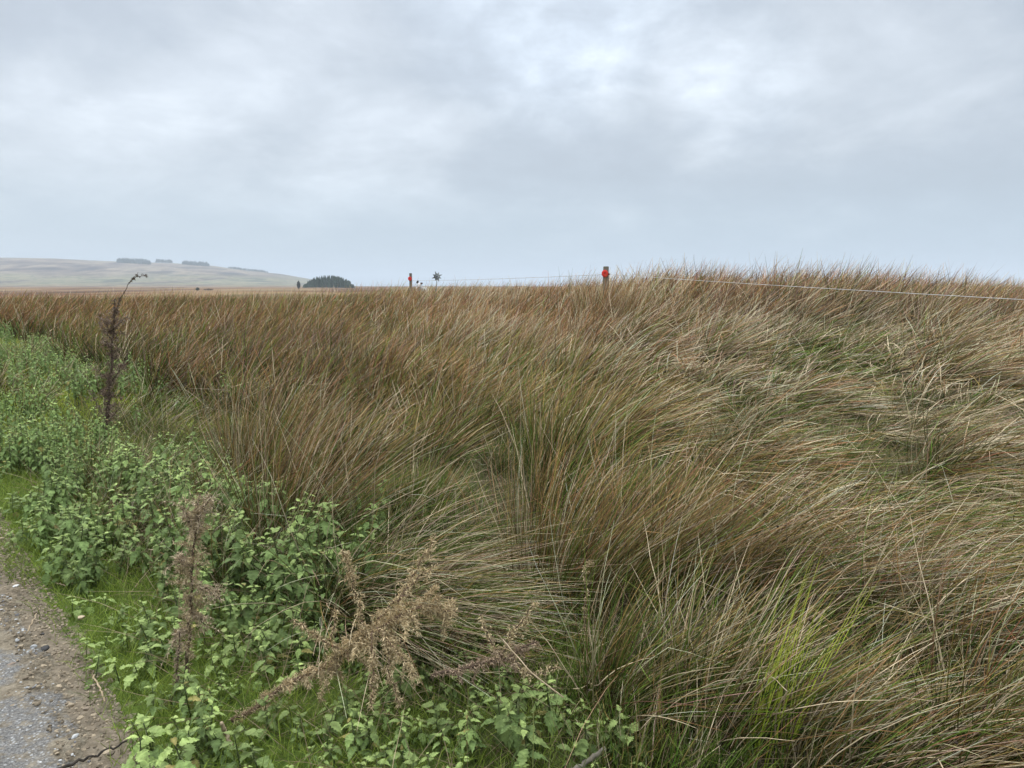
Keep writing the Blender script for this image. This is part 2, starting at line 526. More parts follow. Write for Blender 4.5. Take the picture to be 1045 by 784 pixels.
me = mesh_np('gravel_track', V, [F], None, True, w=dep.ravel())
m, t, o_ = mat_new('gravel_track')
n_, l_ = t.nodes.new, t.links.new
geo = n_('ShaderNodeNewGeometry')
at = n_('ShaderNodeAttribute'); at.attribute_name = 'edge'
dirt = tramp(tn(22, 8, 0.65), [(0.3, (0.10, 0.078, 0.05)), (0.48, (0.23, 0.185, 0.125)), (0.7, (0.36, 0.30, 0.215))])
tarm = tramp(tn(120, 5, 0.7), [(0.3, (0.075, 0.070, 0.064)), (0.5, (0.19, 0.178, 0.162)), (0.68, (0.38, 0.36, 0.33))])
tarm = tmix(trange(tn(17, 8, 0.75), 0.47, 0.60, 0.0, 0.75), tarm, dirt)
vo = n_('ShaderNodeTexVoronoi'); vo.inputs['Scale'].default_value = 75; l_(geo.outputs['Position'], vo.inputs['Vector'])
bw = n_('ShaderNodeSeparateColor'); l_(vo.outputs['Color'], bw.inputs[0])
chips = trange(bw.outputs[0], 0.68, 0.76)
dsk = trange(vo.outputs['Distance'], 0.42, 0.30)
mm = n_('ShaderNodeMath'); mm.operation = 'MULTIPLY'; l_(chips, mm.inputs[0]); l_(dsk, mm.inputs[1])
tarm = tmix(mm.outputs[0], tarm, (0.42, 0.41, 0.39))
ad = n_('ShaderNodeMath'); ad.operation = 'MULTIPLY_ADD'; l_(tn(3.2, 5), ad.inputs[0]); ad.inputs[1].default_value = -1.6; l_(at.outputs['Fac'], ad.inputs[2])
colr = tmix(trange(ad.outputs[0], -0.66, -0.50), dirt, tarm)
pb = n_('ShaderNodeBsdfPrincipled'); pb.inputs['Roughness'].default_value = 0.9; pb.inputs['Specular IOR Level'].default_value = 0.25
l_(colr, pb.inputs['Base Color'])
hh = n_('ShaderNodeMath'); hh.operation = 'MULTIPLY_ADD'; l_(vo.outputs['Distance'], hh.inputs[0]); hh.inputs[1].default_value = -0.8; l_(tn(60, 6, 0.7), hh.inputs[2])
bm_ = n_('ShaderNodeBump'); bm_.inputs['Strength'].default_value = 1.0; bm_.inputs['Distance'].default_value = 0.016
l_(hh.outputs[0], bm_.inputs['Height']); l_(bm_.outputs[0], pb.inputs['Normal'])
l_(pb.outputs[0], o_.inputs[0])
tag(link('gravel_track', me, m), kind='structure')

# loose stones
def stone_template():
    bm = bmesh.new(); bmesh.ops.create_icosphere(bm, subdivisions=2, radius=1.0)
    V = np.array([v.co[:] for v in bm.verts]); F = np.array([[v.index for v in f.verts] for f in bm.faces]); bm.free()
    return V, F


SV, SF = stone_template()


def stones(bag, xy, size, cols, lift=0.2, base=None):
    for (x, y), s_, c_ in zip(xy, size, cols):
        q = np.random.default_rng(int(abs(x * 7919 + y * 104729) * 10) % 2 ** 31)
        V = SV.copy()
        for _ in range(7):                       # chip flat facets
            d = nrm(q.normal(0, 1, 3)); k = V @ d; lim = q.uniform(0.45, 0.8)
            V = V - np.maximum(k - lim, 0)[:, None] * d[None, :]
        V = V * s_ * np.array((1, q.uniform(0.6, 0.95), q.uniform(0.4, 0.7)))
        a = q.uniform(0, 6.28); c, sn = math.cos(a), math.sin(a)
        V = np.stack([V[:, 0] * c - V[:, 1] * sn, V[:, 0] * sn + V[:, 1] * c, V[:, 2]], 1)
        z = float(ground_z(x, y)) + 0.035 if base is None else base
        V = V + np.array((x, y, z + s_ * lift))
        bag.add(V, SF, c_)


sb = Bag()
ns = 3600
sv = rng.uniform(-1.2, 6.0, ns); wv_ = -rng.uniform(0, 1, ns) ** 1.2 * 2.0
wv_ = np.where(rng.random(ns) < 0.35, wv_ * 0.35, wv_)
xs = E0[0] + ED[0] * sv + EN[0] * wv_; ys = E0[1] + ED[1] * sv + EN[1] * wv_
sz = rng.uniform(0.003, 0.008, ns) * (1 + (rng.random(ns) < 0.08) * 1.0)
pale = rng.random(ns)
cols = np.where((pale < 0.45)[:, None], np.array((0.42, 0.41, 0.39)), np.where((pale < 0.7)[:, None], np.array((0.15, 0.14, 0.135)), np.array((0.22, 0.17, 0.115)))) * rng.uniform(0.75, 1.15, (ns, 1))
stones(sb, list(zip(xs, ys)), sz, cols, 0.15)
ns = 260
sv = rng.uniform(.9, 3.2, ns); wv_ = -rng.uniform(.22, .8, ns)
xs = E0[0] + ED[0] * sv + EN[0] * wv_; ys = E0[1] + ED[1] * sv + EN[1] * wv_
stones(sb, list(zip(xs, ys)), rng.uniform(.006, .014, ns), np.array((.55, .54, .52)) * rng.uniform(.7, 1.1, (ns, 1)), -0.05)
ns = 6500
sv = rng.uniform(-1.0, 3.6, ns); wv_ = 0.16 - rng.uniform(0, 1, ns) ** 1.2 * 0.68
xs = E0[0] + ED[0] * sv + EN[0] * wv_; ys = E0[1] + ED[1] * sv + EN[1] * wv_
stones(sb, list(zip(xs, ys)), rng.uniform(.003, .0095, ns) * (1 + (rng.random(ns) < .05) * .9), np.array((.25, .195, .13)) * rng.uniform(.45, 1.35, (ns, 1)), 0.1)
tag(link('gravel', sb.mesh('gravel', False), M_STONE), kind='stuff')

for k, (px, py, s_, c_, lab) in enumerate([
    (40, 648, 0.020, (0.20, 0.15, 0.11), 'flat brown stone lying on the grey track surface'),
    (115, 690, 0.024, (0.045, 0.042, 0.04), 'dark stone on the dirt edge beside the grey track'),
    (112, 678, 0.013, (0.05, 0.045, 0.04), 'small dark pebble just behind the dark stone on the dirt edge'),
    (212, 636, 0.022, (0.40, 0.31, 0.20), 'pale tan stone at the foot of the nettles by the dirt edge'),
    (238, 745, 0.016, (0.22, 0.17, 0.12), 'brown stone on bare dirt below the short green grass'),
    (18, 590, 0.018, (0.55, 0.54, 0.52), 'white stone set in the far part of the grey track')]):
    # the pixel offsets above belong to enlarged crops of the photograph
    px2, py2 = {0: (12, 680), 1: (46, 670), 2: (43, 655), 3: (84, 640), 4: (89, 732), 5: (17, 605)}[k]
    p = P(px2, py2)
    zz_ = float(ground_z(p[0], p[1])) + 0.03
    b = Bag(); stones(b, [(0.0, 0.0)], [s_], [c_], 0.0, 0.0)
    o = link('stone', b.mesh('stone', False), M_STONE); o.location = (p[0], p[1], zz_ + s_ * 0.25); o.rotation_euler[2] = k * 1.3
    tag(o, lab, 'stone', 'loose stones on the track edge')

# ------------------------------------------------------------------ rush tussocks
def lin(*c):
    c = np.array(c, float) / 255
    return np.where(c <= 0.04045, c / 12.92, ((c + 0.055) / 1.055) ** 2.4)


C_GREEN0, C_GREEN1 = np.array((0.032, 0.062, 0.007)), np.array((0.18, 0.24, 0.04))  # foot colours: dark sheath, darkened further to paint in shade between stems
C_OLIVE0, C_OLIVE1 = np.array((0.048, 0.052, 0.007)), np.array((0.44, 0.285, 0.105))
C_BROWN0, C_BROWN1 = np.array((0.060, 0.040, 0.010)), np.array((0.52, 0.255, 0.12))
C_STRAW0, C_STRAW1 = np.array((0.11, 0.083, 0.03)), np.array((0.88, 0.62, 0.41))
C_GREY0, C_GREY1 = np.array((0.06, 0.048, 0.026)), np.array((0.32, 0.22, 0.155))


def tussock(bag, c, rad, n, height, wind, bend, droop, mix, width, nseg, tb, kink=0.08, spread=0.55, heads=0.0, wob=0.022, lean=(0, 0)):
    """mix = shares of green, olive, brown, straw, grey"""
    ph = rng.uniform(0, 2 * np.pi, n); q = np.sqrt(rng.random(n))
    ox, oy = np.cos(ph) * q, np.sin(ph) * q
    bx, by = c[0] + ox * rad, c[1] + oy * rad
    base = np.stack([bx, by, ground_z(bx, by) - 0.01], 1)
    D0 = np.stack([ox * spread + lean[0], oy * spread + lean[1], np.ones(n)], 1) + rng.normal(0, 0.10, (n, 3)) * np.array((1, 1, 0))
    wv = np.tile(np.array((wind[0], wind[1], 0.0)), (n, 1)) + rng.normal(0, 0.33, (n, 3)) * np.array((1, 1, 0.1))
    Ln = height * rng.uniform(0.62, 1.12, n)
    kind = rng.choice(5, n, p=np.array(mix) / sum(mix))
    c0 = np.stack([C_GREEN0, C_OLIVE0, C_BROWN0, C_STRAW0, C_GREY0])[kind]
    c1 = np.stack([C_GREEN1, C_OLIVE1, C_BROWN1, C_STRAW1, C_GREY1])[kind]
    v = rng.uniform(0.36, 1.5, (n, 1)) * (1 + rng.normal(0, 0.07, (n, 3)))
    bl = rng.random(n) < 0.05 + 0.10 * mix[3] / sum(mix)
    c0[bl] = (.38, .30, .18); c1[bl] = (.88, .68, .44); v[bl] = rng.uniform(.8, 1.0, (bl.sum(), 1))
    width = width * np.where(bl, 1.45, 1.0)
    wv[bl] += rng.normal(0, .35, (bl.sum(), 3)) * np.array((1, 1, .1))
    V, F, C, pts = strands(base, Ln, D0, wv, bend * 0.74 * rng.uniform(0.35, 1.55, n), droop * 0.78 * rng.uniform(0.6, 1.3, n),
                           width * rng.uniform(0.75, 1.25, n), nseg, c0 * v, np.minimum(c1 * v, 0.84), tb, kink, wob=wob, cpow=2.0, power=0.38, dpow=0.55)  # dark foot colour carried up the stem, deepening the painted shade
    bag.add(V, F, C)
    if heads > 0:
        k = np.where(rng.random(n) < heads)[0]
        if len(k):
            p = pts[k, int(nseg * 0.8)]
            oc = np.array([(1, 0, 0), (-1, 0, 0), (0, 1, 0), (0, -1, 0), (0, 0, 1), (0, 0, -1)], float)
            r_ = rng.uniform(0.003, 0.0065, (len(k), 1, 1))
            HV = (p[:, None, :] + oc[None] * r_ * rng.uniform(0.7, 1.3, (len(k), 6, 1))).reshape(-1, 3)
            hf = np.array([(0, 2, 4), (2, 1, 4), (1, 3, 4), (3, 0, 4), (2, 0, 5), (1, 2, 5), (3, 1, 5), (0, 3, 5)])
            HF = (hf[None] + (np.arange(len(k)) * 6)[:, None, None]).reshape(-1, 3)
            bag.add(HV, HF, np.array((0.05, 0.035, 0.025)))


def lod(y):
    if y < 4.5: return dict(n=270, width=0.0044, nseg=7, tb=True)
    if y < 8: return dict(n=190, width=0.0066, nseg=5, tb=False)
    if y < 14: return dict(n=120, width=0.0110, nseg=5, tb=False)
    if y < 24: return dict(n=66, width=0.0165, nseg=4, tb=False)
    return dict(n=36, width=0.024, nseg=4, tb=False)


# distinct tussocks of the foreground: px, py of the foot, height, radius, wind, bend, droop, colour mix, stems, label
HERO = [
    (378, 628, 1.02, .21, (1.0, -.42), 2.3, 1.2, (.36, .10, .02, .50, .02), 1100, 'wind-swept rush tussock with pale straw tips sweeping right behind the fallen dead plant'),
    (300, 560, 0.98, .20, (.8, .05), .75, .45, (.16, .34, .28, .20, .02), 560, 'upright golden rush tussock behind the tall green nettles, left of the wind-swept one'),
    (262, 500, 1.02, .22, (.7, .3), .6, .35, (.10, .40, .32, .16, .02), 520, 'tall reddish straw rush tussock bordering the far nettles and moss'),
    (425, 530, 0.44, .20, (.9, .1), .6, .4, (.62, .20, .05, .10, .03), 360, 'short green rush tussock deep in the dark hollow left of centre'),
    (575, 610, 1.00, .22, (.9, .25), .8, .5, (.14, .48, .26, .10, .02), 620, 'upright brown-stemmed rush tussock with dark gap at its left side'),
    (680, 600, 1.02, .24, (1.0, .2), 1.3, .7, (.12, .42, .28, .16, .02), 640, 'dense olive-brown rush tussock right of the dark central gap'),
    (735, 730, 0.74, .20, (1.0, .15), 1.1, .6, (.38, .30, .05, .25, .02), 560, 'yellow-green rush tussock with bright blades at the lower right'),
    (860, 790, 0.70, .20, (1.0, .1), 2.0, 1.0, (.20, .32, .12, .34, .02), 560, 'straw and olive rush tussock fanning right at the bottom edge'),
    (930, 660, 1.00, .24, (1.0, .05), 2.5, 1.1, (.12, .24, .16, .42, .06), 620, 'flattened rush tussock of pinkish straw with a dark hollow below'),
    (800, 620, 1.02, .24, (1.0, .05), 2.3, 1.05, (.14, .26, .20, .36, .04), 620, 'flattened straw rush tussock behind the yellow-green one'),
    (640, 720, 0.70, .16, (.9, -.1), 1.1, .7, (.34, .36, .05, .23, .02), 360, 'low dark-hearted rush tussock behind the bottom nettle clump'),
    (1010, 770, 0.86, .20, (.6, -.5), 1.2, .8, (.14, .26, .20, .34, .06), 460, 'straw rush tussock leaning into the bottom right corner'),
]
HERO_XY = []
for (px, py, h, rd, wn, bd, dr, mixc, n, lab) in HERO:
    p = P(px, py, 0.05)
    c = (p[0], p[1]); HERO_XY.append(c)
    b = Bag()
    wn = np.array(wn) / np.hypot(*wn)
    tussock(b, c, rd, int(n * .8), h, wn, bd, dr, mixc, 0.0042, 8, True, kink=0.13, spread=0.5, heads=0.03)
    if lab.startswith('yellow-green'):
        nb = 34; gcl = P(778, 782)
        ph = rng.uniform(0, 6.28, nb)
        base = np.stack([gcl[0] + np.cos(ph) * .06, gcl[1] + np.sin(ph) * .05, np.zeros(nb)], 1); base[:, 2] = ground_z(base[:, 0], base[:, 1])
        D0 = np.stack([rng.normal(.16, .12, nb), rng.normal(-.05, .1, nb), np.ones(nb)], 1)
        V, F, C, _ = strands(base, rng.uniform(.45, .80, nb), D0, np.tile((1., 0, 0), (nb, 1)), rng.uniform(.05, .25, nb), np.full(nb, .05),
                             np.full(nb, .0052), 8, np.tile((.20, .26, .022), (nb, 1)), np.tile((.44, .47, .07), (nb, 1)), True, 0.02, wob=.012)
        b.add(V, F, C)
    org = np.array((c[0], c[1], float(ground_z(*c))))
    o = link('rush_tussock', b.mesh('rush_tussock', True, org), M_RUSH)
    o.location = org
    tag(o, lab, 'rush tussock', 'large rush tussocks in the foreground')

HX = np.array(HERO_XY)
field = Bag()


def in_rush(x, y):
    s, wq = sw(x, y)
    lim = 1.15 + 0.25 * (fbm(x, y, 0.8, 41) - 0.5) * 2 + 1.55 * ss(2.6, 5.2, s) - 0.55 * ss(6.0, 10.0, s)
    return wq > lim


tc_count = 0
DARKGAPS = [(-.63, 4.85, .60), (.22, 2.95, .36), (1.5, 2.4, .24), (1.7, 3.9, .34), (.5, 2.25, .2), (-.1, 6.4, .5), (2.7, 6.4, .5), (-1.6, 7.6, .5), (1.0, 5.2, .35), (3.4, 4.9, .35)]
def scatter(y0, y1, sp):
    pts = []
    yy = y0
    while yy < y1:
        hw = 0.74 * yy + 0.9
        xx = -hw - 0.4
        while xx < hw + 0.4:
            pts.append((xx + random.uniform(-.42, .42) * sp, yy + random.uniform(-.42, .42) * sp)); xx += sp
        yy += sp * 0.92
    return pts


cells = [c_ for c_ in HERO_XY]
for yy in np.arange(1.7, 20, 1.35):
    for xx in np.arange(-17, 17, 1.45):
        cx_, cy_ = xx + random.uniform(-.42, .42) + (.7 if int(yy / 1.35) % 2 else 0), yy + random.uniform(-.38, .38)
        if np.min(np.hypot(HX[:, 0] - cx_, HX[:, 1] - cy_)) > .75: cells.append((cx_, cy_))
cells = np.array(cells)
crand = rng.random((len(cells), 5))
pts = scatter(1.75, 8, 0.36) + scatter(8, 14, 0.44) + scatter(14, 24, 0.6) + scatter(24, 44, 0.85)
for (x, y) in pts:
    if not in_rush(x, y): continue
    if y < 1.9 and x < 1.0: continue
    dmin = np.min(np.hypot(HX[:, 0] - x, HX[:, 1] - y))
    if dmin < 0.40: continue
    if any(np.hypot(x - g_[0], y - g_[1]) < g_[2] for g_ in DARKGAPS): continue
    px = 522.5 + FPX * x / y
    l = lod(y)
    dc = np.hypot(cells[:, 0] - x, cells[:, 1] - y); o2 = np.argsort(dc)[:2]
    ce = cells[o2[0]]; cr_ = crand[o2[0]]; edge = float(dc[o2[1]] - dc[o2[0]]); nearf = float(ss(15, 7, y))
    if y < 8.5 and edge < .22 + .16 * cr_[4] and random.random() < .92: continue
    nz = float(fbm(x, y, 0.55, 51)); nz2 = float(fbm(x, y, 0.25, 57)); nz3 = float(fbm(x, y, 1.3, 61))
    # gaps where low green growth shows
    gap = float(fbm(x, y, 0.9, 71))
    if gap < 0.30 and y < 8: continue
    if np.hypot(x + 0.9, y - 5.6) < 0.45: continue                       # dark hollow in the middle
    right = float(ss(-0.1, 1.3, x - .08 * y))
    flat = 0.25 + 0.75 * right * float(ss(15, 8, y)) * (0.6 + 0.8 * nz)
    bend = 0.6 + 2.6 * flat + 0.3 * (nz3 - .5)
    droop = 0.34 + 1.05 * flat
    nzh = float(fbm(x, y, 0.62, 131)) * .4 + .6 * (.30 + .38 * cr_[0]); lowk = float(ss(16, 9, y))
    h = 0.92 * ((0.30 + 1.40 * nzh) * lowk + (1 - lowk) * (.8 + .4 * nz3)) * (0.82 if y < 3.0 else 1.0) * (0.9 if y < 2.6 else 1.0) * random.uniform(.86, 1.1) * (1.06 - nearf * .58 * float(ss(.95, .1, edge)))
    h *= 1.0 - 0.12 * right * float(ss(14, 6, y))
    far = float(ss(7, 20, y))
    green = max(0.04, 0.22 + 0.55 * (nz - .5) - 0.14 * far)
    straw = max(0.04, 0.13 + 0.52 * right + 0.5 * (nz2 - .5) + 0.05 * far * right)
    brown = 0.20 + 0.32 * far + 0.5 * (nz3 - .5) * (1 - far)
    olive = 0.34 - 0.12 * far
    grey = 0.05 + 0.03 * far
    if x < -1.2 and y > 6.2 and y < 13:
        k_ = float(ss(-1.0, -2.5, x)); green += .28 * k_; straw *= 1 - .7 * k_; grey += .35 * k_; brown += .1 * k_; bend *= .8
    if x < -3 and y > 8:                                                   # darker, greener rushes to the left
        green += 0.16 * float(ss(-2, -6, x)); straw *= 0.4; grey += .1
    # darker taller stand on the brow at the right, yellow-green patch before it
    if y > 13.2 and x > 3.2 and y < 20:
        grey += 0.55; brown += .15; straw *= 0.2; h *= 1.08; bend *= .75
    if 9.5 < y < 13.0 and abs(px - 835) < 75 + 25 * nz:
        green += 0.4; h *= 0.8; straw += .3; brown *= .2
    tv = cr_[1] * .75 + random.random() * .25; straw *= .25 + 1.7 * tv; green *= .3 + 1.6 * cr_[2]; brown *= .3 + 1.4 * cr_[3]
    bend *= random.uniform(.7, 1.25); droop *= random.uniform(.7, 1.2)
    a = 0.12 + (nz2 - 0.5) * 1.2 + (cr_[4] - .5) * 1.3 * nearf + random.uniform(-.2, .2)
    wn = (math.cos(a), math.sin(a))
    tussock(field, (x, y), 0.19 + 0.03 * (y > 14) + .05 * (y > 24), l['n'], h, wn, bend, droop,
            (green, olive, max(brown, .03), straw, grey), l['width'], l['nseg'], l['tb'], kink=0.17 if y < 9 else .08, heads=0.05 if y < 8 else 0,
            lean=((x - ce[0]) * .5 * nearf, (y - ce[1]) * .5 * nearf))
    tc_count += 1
for g_ in DARKGAPS:
    for q in range(int(5 + g_[2] ** 2 * 26)):
        an = random.uniform(0, 6.28); rq = g_[2] * math.sqrt(random.random())
        x, y = g_[0] + math.cos(an) * rq, g_[1] + math.sin(an) * rq
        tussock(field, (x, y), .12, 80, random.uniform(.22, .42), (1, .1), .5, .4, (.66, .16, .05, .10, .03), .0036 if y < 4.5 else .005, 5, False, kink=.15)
for k in range(95):
    s_ = random.uniform(1.0, 4) if k < 30 else random.uniform(3, 16); w_ = random.uniform(.65, 1.25) if k < 30 else random.uniform(.8, 2.6)
    x, y = E0 + ED * s_ + EN * w_
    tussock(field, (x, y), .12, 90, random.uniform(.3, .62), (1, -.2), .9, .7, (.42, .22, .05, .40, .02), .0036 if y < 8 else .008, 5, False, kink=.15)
for (x, y) in ((1.75, 14.35), (1.5, 14.2), (2.0, 14.4), (1.72, 13.9), (1.9, 13.8), (1.65, 14.6), (1.85, 14.62), (1.55, 14.0), (2.1, 13.6), (1.4, 13.9)):
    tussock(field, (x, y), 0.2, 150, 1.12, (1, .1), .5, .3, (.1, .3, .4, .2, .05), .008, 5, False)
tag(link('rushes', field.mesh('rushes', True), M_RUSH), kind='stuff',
    label='wind-blown brown and straw rushes covering the whole slope')
print('tussocks', tc_count, 'verts', field.n)

# ------------------------------------------------------------------ low green grass between and along the verge
gb = Bag()


def grass(xy, h0, h1, wd, c0, c1, lean=0.5, nseg=4):
    n = len(xy)
    base = np.stack([xy[:, 0], xy[:, 1], ground_z(xy[:, 0], xy[:, 1]) - .005], 1)
    D0 = np.stack([rng.normal(.1, lean, n), rng.normal(0, lean, n), np.ones(n)], 1)
    wn = rng.normal(0, 1, (n, 3)) * np.array((1, 1, 0))
    v = rng.uniform(.65, 1.3, (n, 1)); h = rng.uniform(0, 1, (n, 1))
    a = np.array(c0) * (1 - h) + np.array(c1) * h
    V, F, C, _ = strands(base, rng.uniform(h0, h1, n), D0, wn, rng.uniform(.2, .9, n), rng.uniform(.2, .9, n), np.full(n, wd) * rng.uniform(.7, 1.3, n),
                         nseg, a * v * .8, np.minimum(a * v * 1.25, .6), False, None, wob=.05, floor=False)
    gb.add(V, F, C)


n = 52000                                         # verge, close
s_ = rng.uniform(-1.3, 5.2, n); w_ = rng.uniform(-0.08, 1.9, n)
keep = (w_ > 0.10 + (fbm(s_, s_ * 0 + 3, 1.6, 21) - 0.5) * 0.34 + rng.exponential(.03, n) * 0 + rng.normal(0, .05, n))
s_, w_ = s_[keep], w_[keep]
xy = np.stack([E0[0] + ED[0] * s_ + EN[0] * w_, E0[1] + ED[1] * s_ + EN[1] * w_], 1)
grass(xy, .04, .15, .0030, (.085, .14, .018), (.27, .33, .05))
n = 26000                                         # verge, further
s_ = rng.uniform(5.0, 22, n); w_ = rng.uniform(-0.05, 3.0, n)
xy = np.stack([E0[0] + ED[0] * s_ + EN[0] * w_, E0[1] + ED[1] * s_ + EN[1] * w_], 1)
grass(xy, .06, .2, .008, (.17, .24, .02), (.46, .50, .06), nseg=3)
n = 20000                                         # among the near rushes
yv = np.sqrt(rng.uniform(1.5 ** 2, 9 ** 2, n)); xv = rng.uniform(-.75, .75, n) * yv
k = sw(xv, yv)[1] > 1.0
xy = np.stack([xv[k], yv[k]], 1)
grass(xy, .15, .42, .0034, (.055, .085, .018), (.17, .18, .05), lean=.45, nseg=5)
n = 14000                                         # dead stalks lying about on the verge and among rushes
yv = np.sqrt(rng.uniform(1.6 ** 2, 8 ** 2, n)); xv = rng.uniform(-.7, .75, n) * yv
k = sw(xv, yv)[1] > 0.45
xy = np.stack([xv[k], yv[k]], 1)
grass(xy, .15, .5, .0030, (.20, .14, .075), (.40, .30, .18), lean=1.6, nseg=4)
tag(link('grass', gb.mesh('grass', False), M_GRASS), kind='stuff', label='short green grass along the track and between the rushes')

# ------------------------------------------------------------------ nettles
def leaf(L_, W_2, fold, curl, nt=7):
    """toothed pointed nettle leaf along +x, midrib creased, tip hanging"""
    V = []; F = []
    for k in range(nt + 1):
        u = k / nt
        x = L_ * u; z = -curl * L_ * u * u
        V.append((x, 0, z))
    prof = lambda u: (math.sin(math.pi * min(u * 1.05 + 0.02, 1) ** 0.72)) ** 0.9 if u < .98 else 0.0
    for sgn in (1, -1):
        st = len(V)
        for k in range(2 * nt + 1):
            u = k / (2 * nt)
            wd = W_2 * max(prof(u), 0)
            if k % 2: wd *= 1.04; ux = u + .035
            else: wd *= 0.74; ux = u
            ux = min(ux, 1)
            V.append((L_ * ux, sgn * wd * math.cos(fold), -curl * L_ * ux * ux + wd * math.sin(fold) - .25 * wd * wd / max(W_2, 1e-6)))
        for k in range(nt):
            a, b = k, k + 1
            e0, e1, e2 = st + 2 * k, st + 2 * k + 1, st + 2 * k + 2
            tri = [(a, b, e1), (a, e1, e0), (b, e2, e1)]
            F += [q if sgn > 0 else q[::-1] for q in tri]
    return np.array(V), np.array(F)


LEAFS = [leaf(1, .36, .45, .45, 6), leaf(1, .40, .25, .75, 6), leaf(1, .33, .6, .3, 6), leaf(1, .38, .1, .9, 6)]


def nettle(seed, stems, hmin, hmax, leaf_len, tone=1.0, spread=0.10):
    q = np.random.default_rng(seed)
    sb_, lb = Bag(), Bag()
    for si in range(stems):
        h = q.uniform(hmin, hmax)
        ang = q.uniform(0, 6.28); rr_ = spread * math.sqrt(q.random())
        crk = q.uniform(0, 9)
        b0 = np.array((math.cos(ang) * rr_, math.sin(ang) * rr_, -.02))
        lean = np.array((q.normal(.06, .12), q.normal(0, .12)))
        nseg = 8
        path = [b0 + np.array((lean[0] * (k / nseg) ** 1.5 * h, lean[1] * (k / nseg) ** 1.5 * h, h * k / nseg)) for k in range(nseg + 1)]
        path = np.array(path)
        V, F = tube(path, np.linspace(.0032, .0016, nseg + 1), 5)
        st0 = sb_.n
        sb_.add(V, F, np.array((.075, .095, .035)))
        if si:                                   # the creeping rootstock that joins the shoots underground
            sb_.F.setdefault(4, []).append(np.array([[prev0, prev0 + 1, st0 + 1, st0]]))
        prev0 = st0
        npair = max(3, int(h / .034))
        tw = q.uniform(0, 6.28)
        for k in range(npair):
            u = 1 - (k / npair) * .78
            p = np.array([np.interp(u, np.linspace(0, 1, nseg + 1), path[:, d]) for d in range(3)])
            sz = leaf_len * (min(1.0, .38 + .75 * (1 - u) * 3.2)) * q.uniform(.8, 1.15) * (1 - .25 * (1 - u))
            base_t = 1.15 + .35 * min(1, k / 3)
            shade = q.uniform(.78, 1.2)
            for side in (0, 1):
                if k > 2 and q.random() < .12: continue
                T, FF = LEAFS[q.integers(4)]
                a = tw + k * math.pi / 2 + side * math.pi + q.normal(0, .2)
                tilt = q.normal(.25 if k > 1 else -.5, .35)        # young top leaves point up
                Vv = T * sz
                Vv[:, 2] += (vnoise(T[:, 0] * 5, T[:, 1] * 7, 1, q.integers(90)) - .5) * sz * .22
                Vv = Vv + np.array((sz * .18, 0, 0))
                ct, st_ = math.cos(tilt), math.sin(tilt)
                Vv = np.stack([Vv[:, 0] * ct + Vv[:, 2] * st_, Vv[:, 1], -Vv[:, 0] * st_ + Vv[:, 2] * ct], 1)
                ca, sa = math.cos(a), math.sin(a)
                Vv = np.stack([Vv[:, 0] * ca - Vv[:, 1] * sa, Vv[:, 0] * sa + Vv[:, 1] * ca, Vv[:, 2]], 1) + p
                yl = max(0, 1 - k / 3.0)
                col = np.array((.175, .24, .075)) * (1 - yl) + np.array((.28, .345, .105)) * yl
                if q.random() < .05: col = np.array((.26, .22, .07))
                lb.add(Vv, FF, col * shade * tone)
        # dangling seed strings near the top
        for k in range(int(npair * .9)):
            u = q.uniform(.55, .92); p = np.array([np.interp(u, np.linspace(0, 1, nseg + 1), path[:, d]) for d in range(3)])
            m_ = 4
            ba = np.tile(p, (m_, 1)); dd = nrm(q.normal(0, 1, (m_, 3)) * np.array((1, 1, .3)))
            V, F, C, _ = strands(ba, np.full(m_, leaf_len * .45), dd, np.zeros((m_, 3)), np.zeros(m_), np.full(m_, 1.5), np.full(m_, .003), 3,
                                 np.tile((.13, .16, .06), (m_, 1)), np.tile((.19, .19, .09), (m_, 1)), False, None, floor=False)
            lb.add(V, F, C)
    return sb_, lb


TONES = (.85, 1.0, 1.15, .95, 1.3, 1.05)
VAR_T = [nettle(100 + k, 4, .20, .44, .074, TONES[k], .15) for k in range(6)]
VAR_S = [nettle(200 + k, 4, .07, .22, .070, TONES[k], .14) for k in range(5)]
VAR_F = [nettle(300 + k, 5, .14, .46, .056, TONES[k] * 1.15, .20) for k in range(6)]


def proto(v, name):
    r = empty('nettle')
    s_ = link('stem', v[0].mesh('nettle_stem', True), M_NET, r)
    l_ = link('leaves', v[1].mesh('nettle_leaves', False), M_NET, r)
    return [r, s_, l_]


protos = {'T': [proto(v, 'n') for v in VAR_T], 'S': [proto(v, 'n') for v in VAR_S], 'F': [proto(v, 'n') for v in VAR_F]}
used = {k: [False] * len(v) for k, v in protos.items()}


def place_nettle(x, y, kind, label, scale=1.0, rot=None):
    i_ = random.randrange(len(protos[kind]))
    for k in range(len(protos[kind])):
        if not used[kind][k]: i_ = k; break
    r, s1, l1 = protos[kind][i_]
    if used[kind][i_]:
        r2 = r.copy(); COL.objects.link(r2)
        for ch in (s1, l1):
            c = ch.copy(); COL.objects.link(c); c.parent = r2
        r = r2
    used[kind][i_] = True
    r.location = (x, y, float(ground_z(x, y)))
    r.rotation_euler = (random.gauss(0, .06), random.gauss(.05, .08), random.uniform(0, 6.28) if rot is None else rot)
    r.scale = (scale,) * 3
    tag(r, label, 'nettle', 'nettles on the verge')
    return r


spots = []
